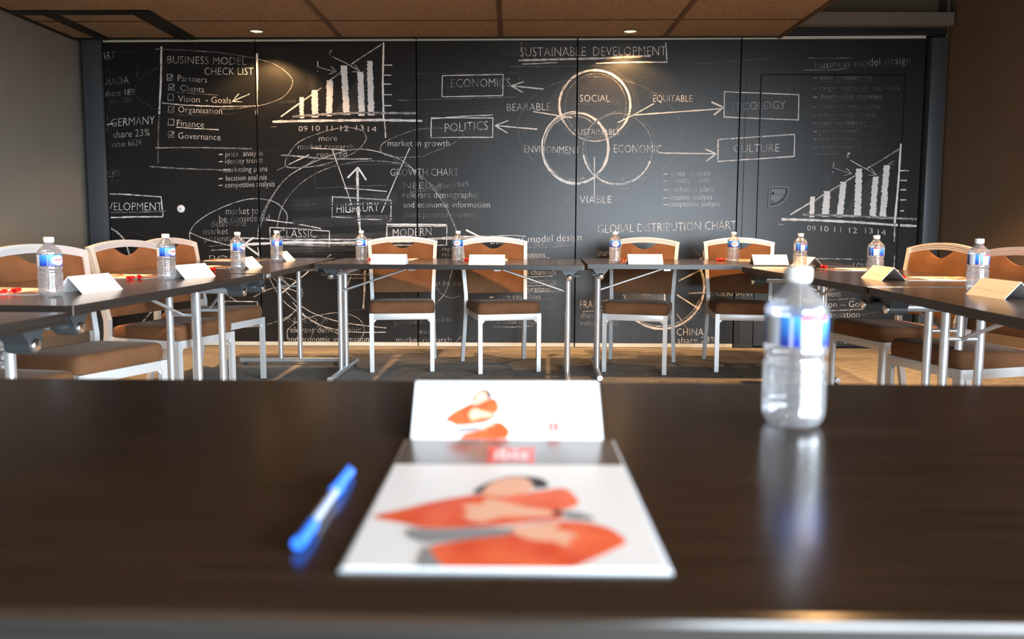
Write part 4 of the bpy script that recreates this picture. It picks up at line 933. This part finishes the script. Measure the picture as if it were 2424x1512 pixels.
a = MB(); fill(a, [on_card(x, y, .0004) for x, y in mapc(TP[-1][1], 900, 880, 4.04)], 'red')
vs, fs = glyphs('ibis', .02); a.add([on_card(900 + (1632 + u * 50) / 4.04, 880 + (545 - v * 34) / 4.04, .0007) for u, v in vs], fs, 'white'); a.build('printed_logo', card)
a = MB()
for y0, dx, mt in ((243, 300, 'print_faint'), (290, 290, 'white'), (325, 300, 'white'), (360, 280, 'white'), (395, 290, 'white')):
    k = 0; x = 1505
    while x < 1505 + dx:
        w_ = 14 + (k * 37) % 22
        fill(a, [on_card(900 + xx / 4.04, 880 + yy / 4.04, .0003) for xx, yy in ((x, y0 - 6), (x + w_, y0 - 6), (x + w_, y0 + 7), (x, y0 + 7))], 'print_faint' if mt == 'print_faint' else 'greytext'
             ) if mt in M or True else None
        x += w_ + 9; k += 1
a.build('printed_text', card)

# ------------------------------------------------------------------ ballpoint pen
p0, p1 = onz(706, 1287, TZ + .006), onz(829, 1112, TZ + .006)
d = (p1 - p0); PL = d.length
pen = thing('ballpoint_pen', 'clear ballpoint pen with blue cap lying left of the notepad', 'pen', (p0.x, p0.y, TZ + .0062), math.atan2(d.y, d.x))
a = MB(); a.tube([(.03, 0, 0), (PL * .62, 0, 0), (PL * .66, 0, 0)], .0042, 'penclear', 8); a.build('barrel', pen)
a = MB(); a.tube([(.03, 0, 0), (PL * .66, 0, 0)], .0016, 'bluepen', 8); a.build('ink_tube', pen)
a = MB(); a.v = []; a.tube([(0, 0, 0), (.002, 0, 0), (.04, 0, 0)], .0056, 'bluepen', 14); a.build('end_plug', pen)
a = MB(); a.tube([(PL * .645, 0, 0), (PL * .72, 0, 0), (PL * .74, 0, 0)], .0062, 'bluepen', 14); a.tube([(PL * .74, 0, 0), (PL * .95, 0, -.001), (PL, 0, -.002)], .0048, 'bluepen', 14); a.box(PL * .66, PL * .97, -.0015, .0015, .0045, .0075, 'bluepen', .0008); a.build('cap', pen)

# ------------------------------------------------------------------ wrapped sweets
def make_candy(label, loc, rz):
    a = MB(); n = 10; prof = [(-.0125, .0015), (-.0115, .006), (-.006, .0082), (0, .0088), (.006, .0082), (.0115, .006), (.0125, .0015)]
    vs = []; fs = []
    for x, r in prof: vs += [(x, r * math.cos(2 * math.pi * k / n), .0088 + r * math.sin(2 * math.pi * k / n)) for k in range(n)]
    for i in range(len(prof) - 1):
        for k in range(n): fs.append((i * n + k, i * n + (k + 1) % n, (i + 1) * n + (k + 1) % n, (i + 1) * n + k))
    a.add(vs, fs, 'candy', True)
    for s in (-1, 1):     # twisted ends: pleated fans
        m_ = 12; vs = [(s * .0122, .0012 * math.cos(2 * math.pi * k / m_), .0088 + .0012 * math.sin(2 * math.pi * k / m_)) for k in range(m_)]
        for q, rr_ in ((.019, .006), (.026, .0086)): vs += [(s * (q + (.0018 if k % 2 else 0)), (rr_ + (.0015 if k % 2 else -.0012)) * math.cos(2 * math.pi * k / m_), .0098 + (rr_ * .85 + (.001 if k % 2 else -.001)) * math.sin(2 * math.pi * k / m_)) for k in range(m_)]
        fs = [(r * m_ + k, r * m_ + (k + 1) % m_, (r + 1) * m_ + (k + 1) % m_, (r + 1) * m_ + k) for r in range(2) for k in range(m_)]
        a.add(vs, fs, 'candy', False)
    o = a.build('wrapped_sweet'); o.location = loc; o.rotation_euler = (0, 0, rz)
    return tag(o, label, 'sweet', 'red wrapped sweets')
spots = [((-1.735, 2.76), 'red wrapped sweets at the left photo border'), ((-1.635, 3.47), 'red wrapped sweets on the left arm between card and second bottle'), ((-1.545, 4.08), 'red wrapped sweets on the left arm just before the third bottle'), ((-.93, 5.27), 'red wrapped sweet behind the bottle under the tall chalk arrow'), ((-.30, 5.27), 'red wrapped sweet between bottle and second card of the far row'), ((.72, 5.28), 'red wrapped sweet between bottle and card under the word GLOBAL'), ((1.40, 5.40), 'red wrapped sweets left of the bottle under the word CHART'), ((1.755, 4.52), 'red wrapped sweets behind the card above the big bottle'), ((1.80, 3.74), 'red wrapped sweets behind the card between two bottles')]
cand = None
for i, ((x, y), lab) in enumerate(spots):
    two = 'sweets' in lab
    for k in range(2 if two else 1):
        l2 = (lab.replace('sweets', 'sweet, nearer one,') if k == 0 else lab.replace('sweets', 'sweet, farther one,')) if two else lab
        ang = rnd.uniform(0, 3.1) if i > 2 else 1.3 + .5 * k + .3 * i
        off = (.0, 0) if not two else ((-.004, -.028) if k == 0 else (.008, .026))
        loc = (x + off[0], y + off[1], TZ)
        if cand is None: cand = make_candy(l2, loc, ang)
        else:
            c = cand.copy(); COL.objects.link(c); c.location = loc; c.rotation_euler = (0, 0, ang); c['label'] = l2
